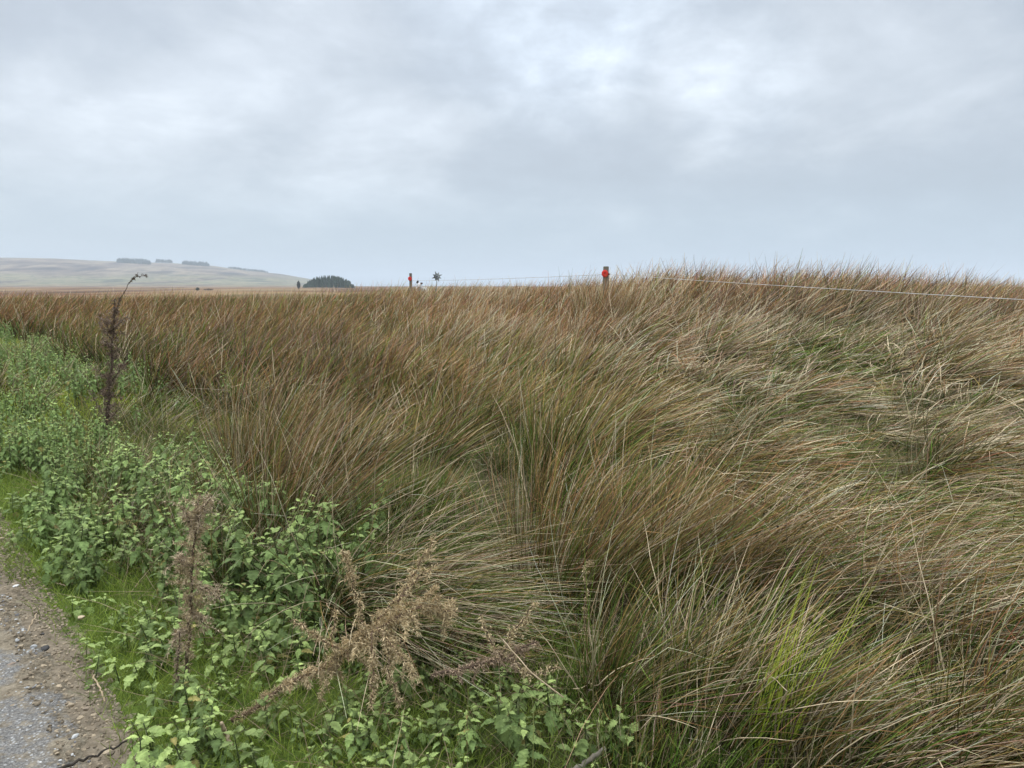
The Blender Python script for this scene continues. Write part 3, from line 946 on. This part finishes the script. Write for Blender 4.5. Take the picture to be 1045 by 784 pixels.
# single nettles the photograph shows apart from the patch (foot pixel)
for px, py, kd, sc, lab in [
    (452, 735, 'S', .85, 'bright nettle shoot behind the pair of broad-leaved nettles at the bottom'),
    (520, 772, 'T', .62, 'broad-leaved green nettle under dry rush stems at the bottom'),
    (548, 768, 'S', 1.15, 'broad-leaved nettle touching the right side of its bottom neighbour'),
    (632, 800, 'S', .9, 'small bright green nettle alone at the bottom edge among rushes'),
    (490, 700, 'S', .8, 'pale yellow-green nettle tip in front of the smaller dead brown plant'),
    (180, 792, 'S', 1.25, 'large-leaved nettle by the bottom edge right of the black twig'),
    (132, 690, 'S', 1.1, 'low nettle leaning over the dirt edge of the track'),
    (385, 560, 'T', .95, 'nettle shoot rising alone against the wind-swept rush tussock'),
    (345, 560, 'T', .9, 'nettle shoot beside the lone one, left of the wind-swept tussock'),
]:
    p = P(px, py); place_nettle(p[0], p[1], kd, lab, sc); spots.append((p[0], p[1]))
# the patch
GRASSY = [(P(195, 465), .75), (P(150, 490), .35), (P(110, 705), .20), (P(35, 590), .22), (P(5, 505), .45), (P(240, 480), .40), (P(165, 700), .12)]
cand = []
q_ = np.random.default_rng(5)
for _ in range(4000):
    s_ = q_.uniform(-1.1, 5.4); w_ = q_.uniform(.10, 1.45)
    cand.append((s_, w_, 0))
for _ in range(3600):
    s_ = q_.uniform(5.4, 26); w_ = q_.uniform(.5, 3.0)
    cand.append((s_, w_, 1))
placed = list(spots)
near_l, far_l = [], []
for s_, w_, f_ in cand:
    x, y = E0 + ED * s_ + EN * w_
    if y < 1.7: continue
    if in_rush(x - .15, y - .15) and random.random() < .85: continue
    sa, sb2 = P(236, 745)[:2], P(350, 700)[:2]; tt = np.clip(np.dot(np.array((x, y)) - sa, sb2 - sa) / np.dot(sb2 - sa, sb2 - sa), 0, 1)
    if np.hypot(*(sa + (sb2 - sa) * tt - np.array((x, y)))) < .13: continue
    if w_ < .10 + .28 * float(fbm(x, y, 1.5, 81)): continue
    pxx = 522.5 + FPX * x / y
    if y < 3.4 and pxx > 440 and random.random() < .7: continue
    if f_ == 0 and float(fbm(x, y, 2.2, 95)) < (.36 if y > 3.4 else .27): continue
    if any(np.hypot(g[0][0] - x, g[0][1] - y) < g[1] for g in GRASSY): continue
    md = ((.105 if y < 3.0 else .125) if f_ == 0 else .24)
    if f_ == 1 and float(fbm(x, y, .7, 91)) < .42: continue
    if any(abs(a - x) < md and abs(b - y) < md and np.hypot(a - x, b - y) < md for a, b in placed): continue
    px = 522.5 + FPX * x / y
    if px < -60: continue
    placed.append((x, y)); (near_l if y < 7 else far_l).append((x, y))
allp = sorted(near_l + far_l, key=lambda p: p[1])
print('nettles', len(near_l), len(far_l))
DEADPOS = P(200, 680)
for (x, y) in allp[:280]:
    px = 522.5 + FPX * x / y
    w_ = float(sw(x, y)[1])
    if y < 3.2 and px > 290: lab = 'green nettle under the fallen dead brown plant near the bottom edge'
    elif y < 3.2: lab = 'green nettle among grass by the dirt edge at the bottom left'
    elif y < 5 and px > 225: lab = 'tall green nettle between the standing dead thistle and the rushes'
    elif y < 5: lab = 'green nettle in the patch left of the standing dead thistle'
    elif y < 7.5: lab = 'green nettle in front of the tall dark dead stalk'
    else: lab = 'pale green nettle at the far left around or beyond the tall dark dead stalk'
    kd = 'F' if y > 5.5 else ('T' if (w_ > .75 or random.random() < .25) else 'S')
    if y < 3.3 and px > 215: kd = 'S'
    low = 1.0 if (y < 2.9 and 220 < px < 460) else 1.0
    place_nettle(x, y, kd, lab, low * random.choice((.6, .75, .9, 1., 1.15)) * (1.0 if y > 3 else .82))
for kd in protos:
    for i_, u_ in enumerate(used[kd]):
        if not u_:
            for o in protos[kd][i_]: bpy.data.objects.remove(o)
rest = allp[280:]
if rest:
    fb = Bag()
    for (x, y) in rest:
        v = VAR_F[random.randrange(6)]
        a = random.uniform(0, 6.28); c, s1 = math.cos(a), math.sin(a); sc = random.uniform(.9, 1.2)
        V = np.concatenate(v[1].V); C = np.concatenate(v[1].C)
        V = np.stack([V[:, 0] * c - V[:, 1] * s1, V[:, 0] * s1 + V[:, 1] * c, V[:, 2]], 1) * sc + np.array((x, y, float(ground_z(x, y))))
        fb.add(V, [np.concatenate(f) for f in v[1].F.values()], C)
    tag(link('nettle_bed', fb.mesh('nettle_bed', False), M_NET), kind='stuff', label='pale green mass of nettles receding along the track')

# ------------------------------------------------------------------ dead plants
def bits(bag, path, radius, n, blen, wd, c0, c1, hang=0.3):
    path = np.asarray(path); u = rng.random(n) * (len(path) - 1); k = u.astype(int); f = (u - k)[:, None]
    k = np.minimum(k, len(path) - 2)
    p = path[k] * (1 - f) + path[k + 1] * f
    T = nrm(path[k + 1] - path[k])
    rad = np.interp(u / (len(path) - 1), np.linspace(0, 1, len(radius)), radius)[:, None]
    off = rng.normal(0, 1, (n, 3)); off -= T * np.sum(off * T, 1, keepdims=True); off = nrm(off)
    base = p + off * rad * rng.random((n, 1)) ** .8
    D = off * .8 + rng.normal(0, .6, (n, 3)) + T * .4; D[:, 2] -= hang
    v = rng.uniform(.6, 1.3, (n, 1)); h = rng.random((n, 1))
    c = np.array(c0) * (1 - h) + np.array(c1) * h
    V, F, C, _ = strands(base, blen * rng.uniform(.5, 1.5, n), D, rng.normal(0, 1, (n, 3)), rng.uniform(.3, 1.2, n), rng.uniform(.1, 1., n),
                         wd * rng.uniform(.5, 1.4, n), 4, c * v, c * v, False, None, wob=.3, floor=False, tip=.3)
    bag.add(V, F, C)


def curve(pts, n=14, jit=0.0):
    pts = np.asarray(pts, float); u = np.linspace(0, len(pts) - 1, n)
    out = np.stack([np.interp(u, np.arange(len(pts)), pts[:, d]) for d in range(3)], 1)
    for _ in range(2): out[1:-1] = (out[:-2] + 2 * out[1:-1] + out[2:]) / 4
    out[1:-1] += rng.normal(0, jit, (n - 2, 3))
    return out


FINE, TWIGSTEP = .0033, .016


def dead_plant(name, label, branches, col_stem, matl=None, cat='dead plant', foot=None, group=None):
    """branches: (points, r0, r1, fluff radii, number of bits, bit length, c0, c1, hang, part)"""
    foot = np.asarray(foot)
    root = empty(name, foot)
    tag(root, label, cat, group)
    for b in branches:
        pth = curve(b[0], 16, .004)
        V, F = tube(pth, np.linspace(b[1], b[2], 16), 6)
        sbg = Bag().add(V, F, np.array(col_stem))
        st = link(b[9], sbg.mesh(b[9], True, foot), M_DEAD, root)
        if b[4]:
            fb_ = Bag(); bits(fb_, pth, np.array(b[3]) * .55, int(b[4] * .7), b[5] * .7, FINE, b[6], b[7], b[8])
            seglen = float(np.sum(np.linalg.norm(np.diff(pth, axis=0), axis=1)))
            for q in range(max(2, int(seglen / TWIGSTEP))):
                k = rng.integers(2, 15); p0_ = pth[k]; tl = float(np.interp(k / 15, np.linspace(0, 1, len(b[3])), b[3])) * rng.uniform(1.2, 2.6)
                d_ = nrm(rng.normal(0, 1, 3) + nrm(pth[k] - pth[k - 1]) * .9 + np.array((0, 0, -.3 * b[8])))
                tw_ = curve((p0_, p0_ + d_ * tl * .5, p0_ + d_ * tl + np.array((0, 0, -tl * .3))), 6)
                Vt, Ft = tube(tw_, np.linspace(.0014, .0006, 6), 4); fb_.add(Vt, Ft, np.array(b[6]))
                bits(fb_, tw_, (.005, .008, .005), max(8, int(b[4] / 22)), b[5] * .55, FINE, b[6], b[7], b[8])
            link('withered_leaves', fb_.mesh('withered_leaves', False, foot), M_DEAD, st)
    return root


TAN0, TAN1 = (.30, .22, .115), (.74, .575, .34)
GRY0, GRY1 = (.30, .23, .14), (.64, .50, .34)
# standing dead thistle at px 200, py 500-690
y0 = float(P(192, 700)[1]) + .05
f0 = PY(190, 688, y0); f0[2] = float(ground_z(f0[0], f0[1]))
q1 = PY(194, 620, y0); q2 = PY(198, 560, y0 + .02); q3 = PY(204, 505, y0 + .03)
br = [((f0, q1, q2, q3), .007, .004, (.02, .045, .055, .05, .035), 1300, .026, (.25, .185, .10), (.56, .44, .27), .1, 'stem')]
for (a, b_) in (((196, 596), (224, 612)), ((197, 580), (178, 570)), ((200, 545), (186, 520)), ((201, 540), (216, 505)), ((195, 625), (212, 640)), ((193, 640), (176, 655))):
    p1 = PY(a[0], a[1], y0 + .01); p2 = PY(b_[0], b_[1], y0 + random.uniform(-.06, .05))
    br.append(((p1, (p1 + p2) / 2 + np.array((0, 0, .012)), p2), .003, .002, (.015, .03, .05), 380, .026, GRY0, GRY1, .2, 'branch'))
dead_plant('dead_thistle', 'standing grey-brown dead thistle with shrivelled heads among the nettles', br, (.10, .07, .05), foot=f0, cat='dead thistle')
# lower companion, px 175, py 640-730
g0 = P(177, 722); g0[2] = float(ground_z(g0[0], g0[1])); yq = float(g0[1])
dead_plant('dead_thistle', 'short withered stalk just left of and below the standing dead thistle',
           [((g0, PY(180, 690, yq), PY(183, 645, yq)), .004, .002, (.02, .015, .012), 260, .018, GRY0, (.26, .19, .14), .2, 'stem')], (.10, .07, .05), foot=g0, cat='dead thistle')
# fallen feathery brown plant
yf = float(P(245, 742)[1])
f1 = PY(236, 728, yf); f1[2] = float(ground_z(f1[0], f1[1])) + .03
def Q(px, py, dy): return PY(px, py, yf + dy)
main = (f1, Q(290, 700, .03), Q(345, 672, .08), Q(385, 640, .10), Q(430, 618, .16), Q(465, 625, .22))
br = [(main, .010, .004, (.014, .026, .05, .07, .06, .03), 3200, .028, TAN0, TAN1, .15, 'stem')]
for pts_, nb_, rads in (
    ((Q(372, 648, .1), Q(362, 600, .08), Q(350, 562, .06)), 420, (.02, .022, .014)),
    ((Q(355, 668, .08), Q(322, 650, .0), Q(300, 632, -.03)), 260, (.018, .018, .01)),
    ((Q(385, 632, .1), Q(415, 600, .16), Q(445, 545, .22)), 480, (.025, .022, .012)),
    ((Q(405, 615, .12), Q(425, 590, .16), Q(446, 576, .2)), 300, (.02, .02, .012)),
    ((Q(385, 640, .08), Q(405, 665, .0), Q(425, 692, -.06)), 620, (.03, .028, .02)),
    ((Q(380, 645, .06), Q(380, 680, -.02), Q(379, 722, -.08)), 480, (.02, .016, .012)),
    ((Q(395, 655, .04), Q(398, 690, -.02), Q(408, 722, -.06)), 420, (.02, .018, .012)),
    ((Q(345, 680, .06), Q(338, 655, .06), Q(343, 622, .06)), 280, (.018, .016, .01))):
    br.append((pts_, .004, .0018, rads, nb_, .022, TAN0, TAN1, .35, 'branch'))
dead_plant('dead_plant', 'fallen feathery tan dead plant sprawling over nettles in the foreground', br, (.17, .11, .07), foot=f1)
# second brown plant behind right
yf = 2.45
f2 = PY(440, 690, yf); f2[2] = max(f2[2], float(ground_z(f2[0], f2[1])) + .03)
br = [((f2, Q(480, 680, .02), Q(515, 672, .05), Q(548, 655, .08)), .006, .003, (.014, .022, .032, .02), 900, .020, (.20, .14, .09), (.5, .36, .24), .2, 'stem'),
      ((Q(510, 675, .04), Q(522, 645, .08), Q(548, 615, .1)), .003, .0015, (.02, .02, .01), 300, .018, TAN0, TAN1, .3, 'branch'),
      ((Q(515, 672, .05), Q(500, 655, .08), Q(490, 628, .1)), .003, .0015, (.014, .016, .01), 220, .018, TAN0, TAN1, .3, 'branch'),
      ((Q(520, 672, .05), Q(545, 690, .0), Q(572, 680, .02)), .003, .0015, (.014, .016, .01), 220, .018, TAN0, TAN1, .3, 'branch')]
dead_plant('dead_plant', 'smaller dark brown dead plant lying right of the fallen feathery one', br, (.12, .08, .055), foot=f2)
# curled dry stalk at px 600, py 570-620
yf = 3.0
dead_plant('dry_stalk', 'curled dry flower stalk standing in the dark gap between rush tussocks',
           [((np.array((PY(597, 640, yf)[0], yf, float(ground_z(PY(597, 640, yf)[0], yf)))), Q(597, 630, 0), Q(598, 600, 0), Q(597, 576, 0), Q(606, 572, 0)), .003, .0015, (.003, .004, .008, .012), 90, .012, TAN0, TAN1, .2, 'stem')],
           (.22, .15, .09), foot=np.array((PY(597, 640, yf)[0], yf, float(ground_z(PY(597, 640, yf)[0], yf)))), cat='dry stalk')
# tall dark dead stalk at the left, px 108-140
yf = float(P(108, 462)[1])
f3 = PY(107, 455, yf); f3[2] = float(ground_z(f3[0], f3[1]))
FINE, TWIGSTEP = .007, .045
D0_, D1_ = (.14, .10, .07), (.36, .26, .19)
br = [((f3, Q(109, 430, 0), Q(112, 390, 0), Q(115, 350, 0), Q(117, 305, 0)), .019, .005, (.05, .05, .05, .05, .04), 1000, .04, (.10, .07, .05), (.28, .20, .14), .1, 'stem'),
      ((Q(116, 330, 0), Q(122, 305, .05), Q(133, 288, .1), Q(141, 278, .1)), .004, .002, (.003, .006, .008), 20, .03, (.10, .07, .05), (.20, .15, .10), .1, 'branch'),
      ((Q(131, 289, .1), Q(139, 282, .1), Q(149, 281, .1)), .003, .002, (.002, .006, .018), 24, .03, (.08, .06, .04), (.18, .13, .09), .1, 'branch')]
for k in range(15):
    u = random.uniform(.12, .95); py = 455 - u * 145; px = 107 + u * 10
    sgn = random.choice((-1, 1)); ln = random.uniform(10, 26) * (1 - .35 * u)
    a_ = Q(px, py, 0); b_ = Q(px + sgn * ln * .8, py - ln * random.uniform(.5, 1.3), random.uniform(-.2, .2))
    br.append(((a_, (a_ + b_) / 2, b_), .005, .002, (.01, .03, .05), 110, .04, D0_, D1_, .0, 'branch'))
dead_plant('dead_stalk', 'tall dark dead stalk with wispy side branches standing among pale nettles', br, (.10, .07, .05), foot=f3, cat='dead stalk')


def stick(name, label, pxs, r0, r1, matl, lift=.0, jit=.002):
    pts_ = []
    for (px, py, dz) in pxs:
        p = P(px, py, dz); g = float(ground_z(p[0], p[1])) ; p[2] = max(g + .012, dz); pts_.append(p)
    org = pts_[0].copy(); pth = curve(pts_, 18, jit)
    V, F = tube(pth, np.linspace(r0, r1, 18), 7)
    o = link(name, Bag().add(V, F).mesh(name, True, org), matl); o.location = org
    return tag(o, label, 'stick')


M_PALE = noise_mat('pale_stalk', [(0.3, (0.26, 0.19, 0.11)), (0.7, (0.45, 0.34, 0.22))], 20, 4, 0.8, 0.3, 90, 0.001)
stick('twig', 'black twig lying across the dirt at the bottom of the track', [(48, 790, .03), (85, 776, .03), (110, 766, .04), (130, 756, .05)], .006, .003, M_TWIG, jit=.0025)
stick('dry_stalk', 'pale dry stalk lying on the grey track near its edge', [(27, 646, .03), (38, 625, .035), (40, 621, .035)], .003, .002, M_PALE)
stick('dry_stalk', 'pair-ended pale straw stalk where grass meets the dirt', [(47, 585, .03), (55, 594, .04), (67, 598, .05)], .004, .003, M_PALE)
stick('dry_stalk', 'thin tan stalk lying on dirt beside the short grass', [(92, 685, .03), (101, 700, .04), (107, 716, .04)], .004, .003, M_PALE)
stick('stick', 'weathered grey-brown stick under nettle leaves at the bottom edge', [(565, 800, .03), (592, 782, .06), (618, 764, .10)], .010, .008, M_WOOD)
stick('stick', 'short pale broken stick standing out of nettles near the bottom', [(236, 762, .05), (230, 748, .09), (226, 738, .14)], .008, .006, M_PALE, jit=.002)
stick('dry_stalk', 'long pale straw stem bending across the bottom rushes', [(575, 712, .42), (545, 690, .45), (515, 655, .48), (508, 648, .5)], .0022, .0016, M_PALE, jit=.001)

# ------------------------------------------------------------------ fence with red discs
fence = empty('wire_fence')
tag(fence, 'low post and wire fence with red discs on its posts, white wire running right', 'fence')


def box_post(x, y, z0, z1, a, tilt=(0, 0)):
    bm = bmesh.new()
    bmesh.ops.create_cube(bm, size=1)
    for v in bm.verts:
        top = v.co.z > 0
        v.co.x *= a; v.co.y *= a; v.co.z = z1 if top else z0
    bmesh.ops.bevel(bm, geom=list(bm.edges), offset=a * .08, segments=2, affect='EDGES')
    bmesh.ops.subdivide_edges(bm, edges=[e_ for e_ in bm.edges if abs(e_.verts[0].co.z - e_.verts[1].co.z) > .3], cuts=12)
    for v in bm.verts:
        v.co.x += (vnoise(v.co.z * 6, v.co.x * 20, 1, 3) - .5) * .012 + tilt[0] * (v.co.z - z0)
        v.co.y += (vnoise(v.co.z * 6, v.co.y * 20, 1, 4) - .5) * .012
    me = bpy.data.meshes.new('post'); bm.to_mesh(me); bm.free()
    o = link('post', me, M_WOOD, fence); o.location = (x, y, 0)
    return o


def disc(parent, dx, dz, r, dy):
    bm = bmesh.new()
    n_p = 24
    rings = []
    for (rr_, yy) in ((r * .15, -.012), (r * .55, -.018), (r * .92, -.010), (r, 0.0), (r * .9, .006)):
        rings.append([bm.verts.new((math.cos(k / n_p * 2 * math.pi) * rr_, yy, math.sin(k / n_p * 2 * math.pi) * rr_ * 1.08)) for k in range(n_p)])
    for a, b in zip(rings, rings[1:]):
        for k in range(n_p): bm.faces.new((a[k], a[(k + 1) % n_p], b[(k + 1) % n_p], b[k]))
    bm.faces.new(rings[0][::-1]); bm.faces.new(rings[-1])
    bmesh.ops.recalc_face_normals(bm, faces=bm.faces)
    me = bpy.data.meshes.new('red_disc'); bm.to_mesh(me); bm.free()
    o = link('red_disc', me, M_RED, parent); o.location = (dx, dy, dz)
    bm = bmesh.new(); bmesh.ops.create_uvsphere(bm, u_segments=10, v_segments=6, radius=r * .16)
    for v in bm.verts: v.co.y *= .5
    me = bpy.data.meshes.new('nail'); bm.to_mesh(me); bm.free()
    c = link('nail', me, M_BLACKP, parent); c.location = (dx, dy - .018, dz)
    return o


pb_ = PY(618.5, 272, 15.0)
zB = pb_[2]
postB = box_post(pb_[0], 15.0, float(ground_z(pb_[0], 15)) - .1, zB, .105)
dB = PY(617.3, 279.3, 14.93)
disc(postB, dB[0] - pb_[0], dB[2], .066, -.075)
pa_ = PY(419.0, 279, 34.0)
postA = box_post(pa_[0], 34.0, float(ground_z(pa_[0], 34)) - .1, pa_[2], .11)
dA = PY(418.2, 284.5, 33.9)
disc(postA, dA[0] - pa_[0], dA[2], .085, -.08)
# next posts out of the frame carry the wire on
pc_ = np.array((5.25, 4.75)); zC = 1.40
postC = box_post(pc_[0], pc_[1], float(ground_z(*pc_)) - .1, zC + .08, .1)


def wire(p0, p1, sag, r=.0045):
    u = np.linspace(0, 1, 30)[:, None]
    pth = np.array(p0) * (1 - u) + np.array(p1) * u
    pth[:, 2] -= sag * 4 * (u[:, 0] * (1 - u[:, 0]))
    V, F = tube(pth, r, 5)
    link('wire', Bag().add(V, F).mesh('wire', True), M_WIRE, fence)


wB = PY(621.5, 280.0, 14.94)
wire(wB, (pc_[0], pc_[1], zC), .02, .0032)
wA = PY(420, 286.5, 33.93)
wire(wA, wB, .03, .006)
for po, pp in ((postA, wA), (postB, wB)):
    bm = bmesh.new(); bmesh.ops.create_cone(bm, segments=10, radius1=.018, radius2=.018, depth=.03, cap_ends=True)
    me = bpy.data.meshes.new('insulator'); bm.to_mesh(me); bm.free()
    o = link('insulator', me, M_BLACKP, po); o.location = (pp[0] - po.location[0], pp[1] - po.location[1], pp[2])

# ------------------------------------------------------------------ star ornament on a stake
ys_ = 31.0
st_c = PY(446, 282.3, ys_)
st_f = np.array((PY(443.5, 300, ys_)[0], ys_, 0.0)); st_f[2] = float(ground_z(st_f[0], st_f[1])) - .1
root = empty('star_ornament', st_f); tag(root, 'grey star-shaped windmill head on a leaning stake above the rushes', 'garden windmill')
V, F = tube(np.array((st_f, st_c + np.array((0, .03, .0)))), (.02, .016), 8)
link('stake', Bag().add(V, F).mesh('stake', True, st_f), M_GREY, root)
for k in range(8):
    a = k / 8 * 2 * math.pi + .35
    r_ = (.235 if k % 2 == 0 else .195)
    u_ = np.array((math.cos(a), 0, math.sin(a))); v_ = np.array((math.cos(a + .42), 0, math.sin(a + .42))); b_ = np.array((math.cos(a - .42), 0, math.sin(a - .42)))
    base_ = st_c - st_f
    Vb = np.array([base_ + u_ * .02, base_ + v_ * .105 + np.array((0, .02, 0)), base_ + u_ * r_, base_ + b_ * .105 + np.array((0, -.035, 0)),
                   base_ + u_ * .02 + np.array((0, .006, 0)), base_ + v_ * .105 + np.array((0, .026, 0)), base_ + u_ * r_ + np.array((0, .006, 0)), base_ + b_ * .105 + np.array((0, -.029, 0))])
    Fb = np.array([(0, 1, 2, 3), (7, 6, 5, 4), (0, 4, 5, 1), (1, 5, 6, 2), (2, 6, 7, 3), (3, 7, 4, 0)])
    link('vane', Bag().add(Vb, Fb).mesh('vane', False), M_GREY, root)
bm = bmesh.new(); bmesh.ops.create_uvsphere(bm, u_segments=12, v_segments=8, radius=.035)
me = bpy.data.meshes.new('hub'); bm.to_mesh(me); bm.free()
h_ = link('hub', me, M_BLACKP, root); h_.location = st_c - st_f + np.array((0, -.02, 0))

# ------------------------------------------------------------------ sheep
ysh = 33.0
hd = PY(427.2, 288.9, ysh)
gz = float(ground_z(hd[0], ysh + .7))
sroot = empty('sheep', (hd[0], ysh + .7, gz))
tag(sroot, 'white sheep with black ears looking over the rushes beside the far post', 'sheep')
hz0 = hd[2] - gz
pts_ = {'p': (0, .45, .62, .21), 'm': (0, .1, .62, .25), 'c': (0, -.28, .64, .21), 'n': (0, -.50, hz0 - .22, .13), 'h0': (0, -.62, hz0 - .04, .085), 'h1': (.02, -.70, hz0 - .06, .078), 'h2': (.03, -.78, hz0 - .14, .055), 'h3': (.03, -.83, hz0 - .20, .042),
        't': (0, .66, .62, .05), 't2': (0, .72, .42, .035)}
ed = [('p', 'm'), ('m', 'c'), ('c', 'n'), ('n', 'h0'), ('h0', 'h1'), ('h1', 'h2'), ('h2', 'h3'), ('p', 't'), ('t', 't2')]
for sx in (-1, 1):
    for nm, yy, par in (('f', -.28, 'c'), ('b', .42, 'p')):
        pts_[nm + 'a%d' % sx] = (sx * .12, yy, .42, .085); pts_[nm + 'k%d' % sx] = (sx * .12, yy + (.05 if nm == 'b' else 0.01), .24, .038)
        pts_[nm + 'h%d' % sx] = (sx * .12, yy, .06, .028); pts_[nm + 'g%d' % sx] = (sx * .12, yy - .02, .015, .032)
        ed += [(par, nm + 'a%d' % sx), (nm + 'a%d' % sx, nm + 'k%d' % sx), (nm + 'k%d' % sx, nm + 'h%d' % sx), (nm + 'h%d' % sx, nm + 'g%d' % sx)]
keys = list(pts_)
me = bpy.data.meshes.new('sheep_body'); me.from_pydata([pts_[k][:3] for k in keys], [(keys.index(a), keys.index(b)) for a, b in ed], [])
body = link('body', me, M_WOOL, sroot)
sk = body.modifiers.new('skin', 'SKIN')
for k_, v_ in zip(keys, me.skin_vertices[0].data):
    v_.radius = (pts_[k_][3],) * 2; v_.use_root = (k_ == 'm')
sbm = body.modifiers.new('sub', 'SUBSURF'); sbm.levels = 2; sbm.render_levels = 2
for (ex, ez, tl) in ((-.045, .045, .35), (.105, -.025, 1.25)):
    bm = bmesh.new(); bmesh.ops.create_uvsphere(bm, u_segments=12, v_segments=8, radius=1)
    for v in bm.verts:
        v.co.x *= .045 * (1 - .3 * v.co.z); v.co.y *= .02; v.co.z *= .075
    me = bpy.data.meshes.new('ear'); bm.to_mesh(me); bm.free()
    e_ = link('ear', me, M_BLACKW, sroot); e_.location = (ex, -.655, hz0 + ez); e_.rotation_euler = (0, tl, 0)

# ------------------------------------------------------------------ far plantations, trees, bushes
def conifer_wood(px0, px1, py_top, r, hgt, depth, n, col, name, label, kind='stuff', cat=None, dome=0.0):
    b = Bag()
    hgt_ = hgt
    y = r / math.hypot(1, ((px0 + px1) / 2 - 522.5) / FPX)
    x0 = (px0 - 522.5) / FPX * y; x1 = (px1 - 522.5) / FPX * y
    for k in range(n):
        u = rng.random(); x = x0 + (x1 - x0) * u; yy = y + rng.uniform(0, depth)
        x *= yy / y
        gz = float(ground_z(x, yy))
        hh = hgt * rng.uniform(.62, 1.2) * (1 if 0.06 < u < 0.94 else .75) * (1 - dome * abs(2 * u - 1) ** 2.2)
        rad = min(hgt * .2, 2.6) * rng.uniform(.8, 1.2)
        lv = 5; sd_ = 7
        V = []; F = []
        for q in range(lv):
            z0 = hh * (.10 + .78 * q / lv); z1 = hh * (.10 + .9 * (q + 1.25) / lv); z1 = min(z1, hh)
            rq = rad * (1 - .85 * q / lv)
            st = len(V)
            for a in range(sd_):
                an = a / sd_ * 6.283 + q; rj = rq * rng.uniform(.75, 1.2)
                V.append((x + math.cos(an) * rj, yy + math.sin(an) * rj, gz + z0 + rng.uniform(-.04, .03) * hh))
            V.append((x, yy, gz + z1)); ap = len(V) - 1
            for a in range(sd_): F.append((st + a, st + (a + 1) % sd_, ap))
        b.add(np.array(V), np.array(F), np.array(col) * rng.uniform(.7, 1.3))
    o = link(name, b.mesh(name, False), M_STONE)
    return tag(o, label, cat, None, kind)


DK = (.030, .042, .026)
conifer_wood(124, 158, 264, 2240, 12, 90, 300, DK, 'plantation', 'dark rectangular conifer plantation on the far hill, leftmost', 'stuff')
conifer_wood(163, 180, 263, 2420, 10.5, 60, 140, DK, 'plantation', 'small conifer plantation between the two larger ones on the hill crest', 'stuff')
conifer_wood(190, 217, 265, 2290, 11, 60, 220, DK, 'plantation', 'conifer plantation on the hill crest, right of the small one', 'stuff')
conifer_wood(236, 276, 273, 2330, 7, 60, 200, (.05, .055, .035), 'plantation', 'low dark strip of trees on the falling hill shoulder', 'stuff')
conifer_wood(312, 362, 282, 560, 8.2, 40, 420, (.028, .045, .020), 'wood', 'rounded dark green wood just beyond the rushes', 'stuff', dome=.62)


def small_tree(px, r, h, wd, lab, name='bush', cat='bush', trunk=True, colr=(.045, .05, .025)):
    x = (px - 522.5) / FPX * r; gz = float(ground_z(x, r))
    root = empty(name, (x, r, gz)); tag(root, lab, cat, 'lone bushes and trees on the moor')
    V, F = tube(np.array(((0, 0, -.1), (0.02 * h, 0, h * .4), (0, 0, h * .8))), (h * .04, h * .03, h * .01), 6)
    link('trunk', Bag().add(V, F).mesh('trunk', True), M_BARK, root)
    n = 900; d = nrm(rng.normal(0, 1, (n, 3))) * rng.random((n, 1)) ** .4 * np.array((wd / 2, wd / 2, h * .42)) + np.array((0, 0, h * .58))
    d[:, :2] *= (1.15 - .5 * (d[:, 2:3] / h))
    Vb, Fb, C, _ = strands(d, np.full(n, h * .10), nrm(rng.normal(0, 1, (n, 3))), np.zeros((n, 3)), np.zeros(n), np.zeros(n), np.full(n, h * .07), 2,
                           np.tile(colr, (n, 1)) * rng.uniform(.6, 1.4, (n, 1)), np.tile(colr, (n, 1)) * rng.uniform(.6, 1.4, (n, 1)), False, None, floor=False, tip=.6)
    link('crown', Bag().add(Vb, Fb, C).mesh('crown', False), M_DEAD, root)


small_tree(306.5, 420, 4.6, 1.6, 'slim dark tree standing just left of the rounded wood', 'tree', 'tree')
small_tree(204, 330, 1.6, 2.0, 'tiny round bush on the moor left of the wider one')
small_tree(215, 330, 1.1, 5.0, 'low wide bush on the moor right of the tiny round one', colr=(.07, .05, .03))

# ------------------------------------------------------------------ haze
bm = bmesh.new(); bmesh.ops.create_cube(bm, size=1)
for v in bm.verts:
    v.co.x *= 18000; v.co.y *= 18000; v.co.z = 125.0 if v.co.z > 0 else -260.0
me = bpy.data.meshes.new('haze'); bm.to_mesh(me); bm.free()
m, t, o_ = mat_new('haze')
pv = t.nodes.new('ShaderNodeVolumePrincipled')
pv.inputs['Color'].default_value = (0.86, 0.93, 1.0, 1)
pv.inputs['Density'].default_value = 3.0e-4
pv.inputs['Anisotropy'].default_value = 0.0
t.links.new(pv.outputs[0], o_.inputs['Volume'])
tag(link('haze', me, m), kind='stuff')
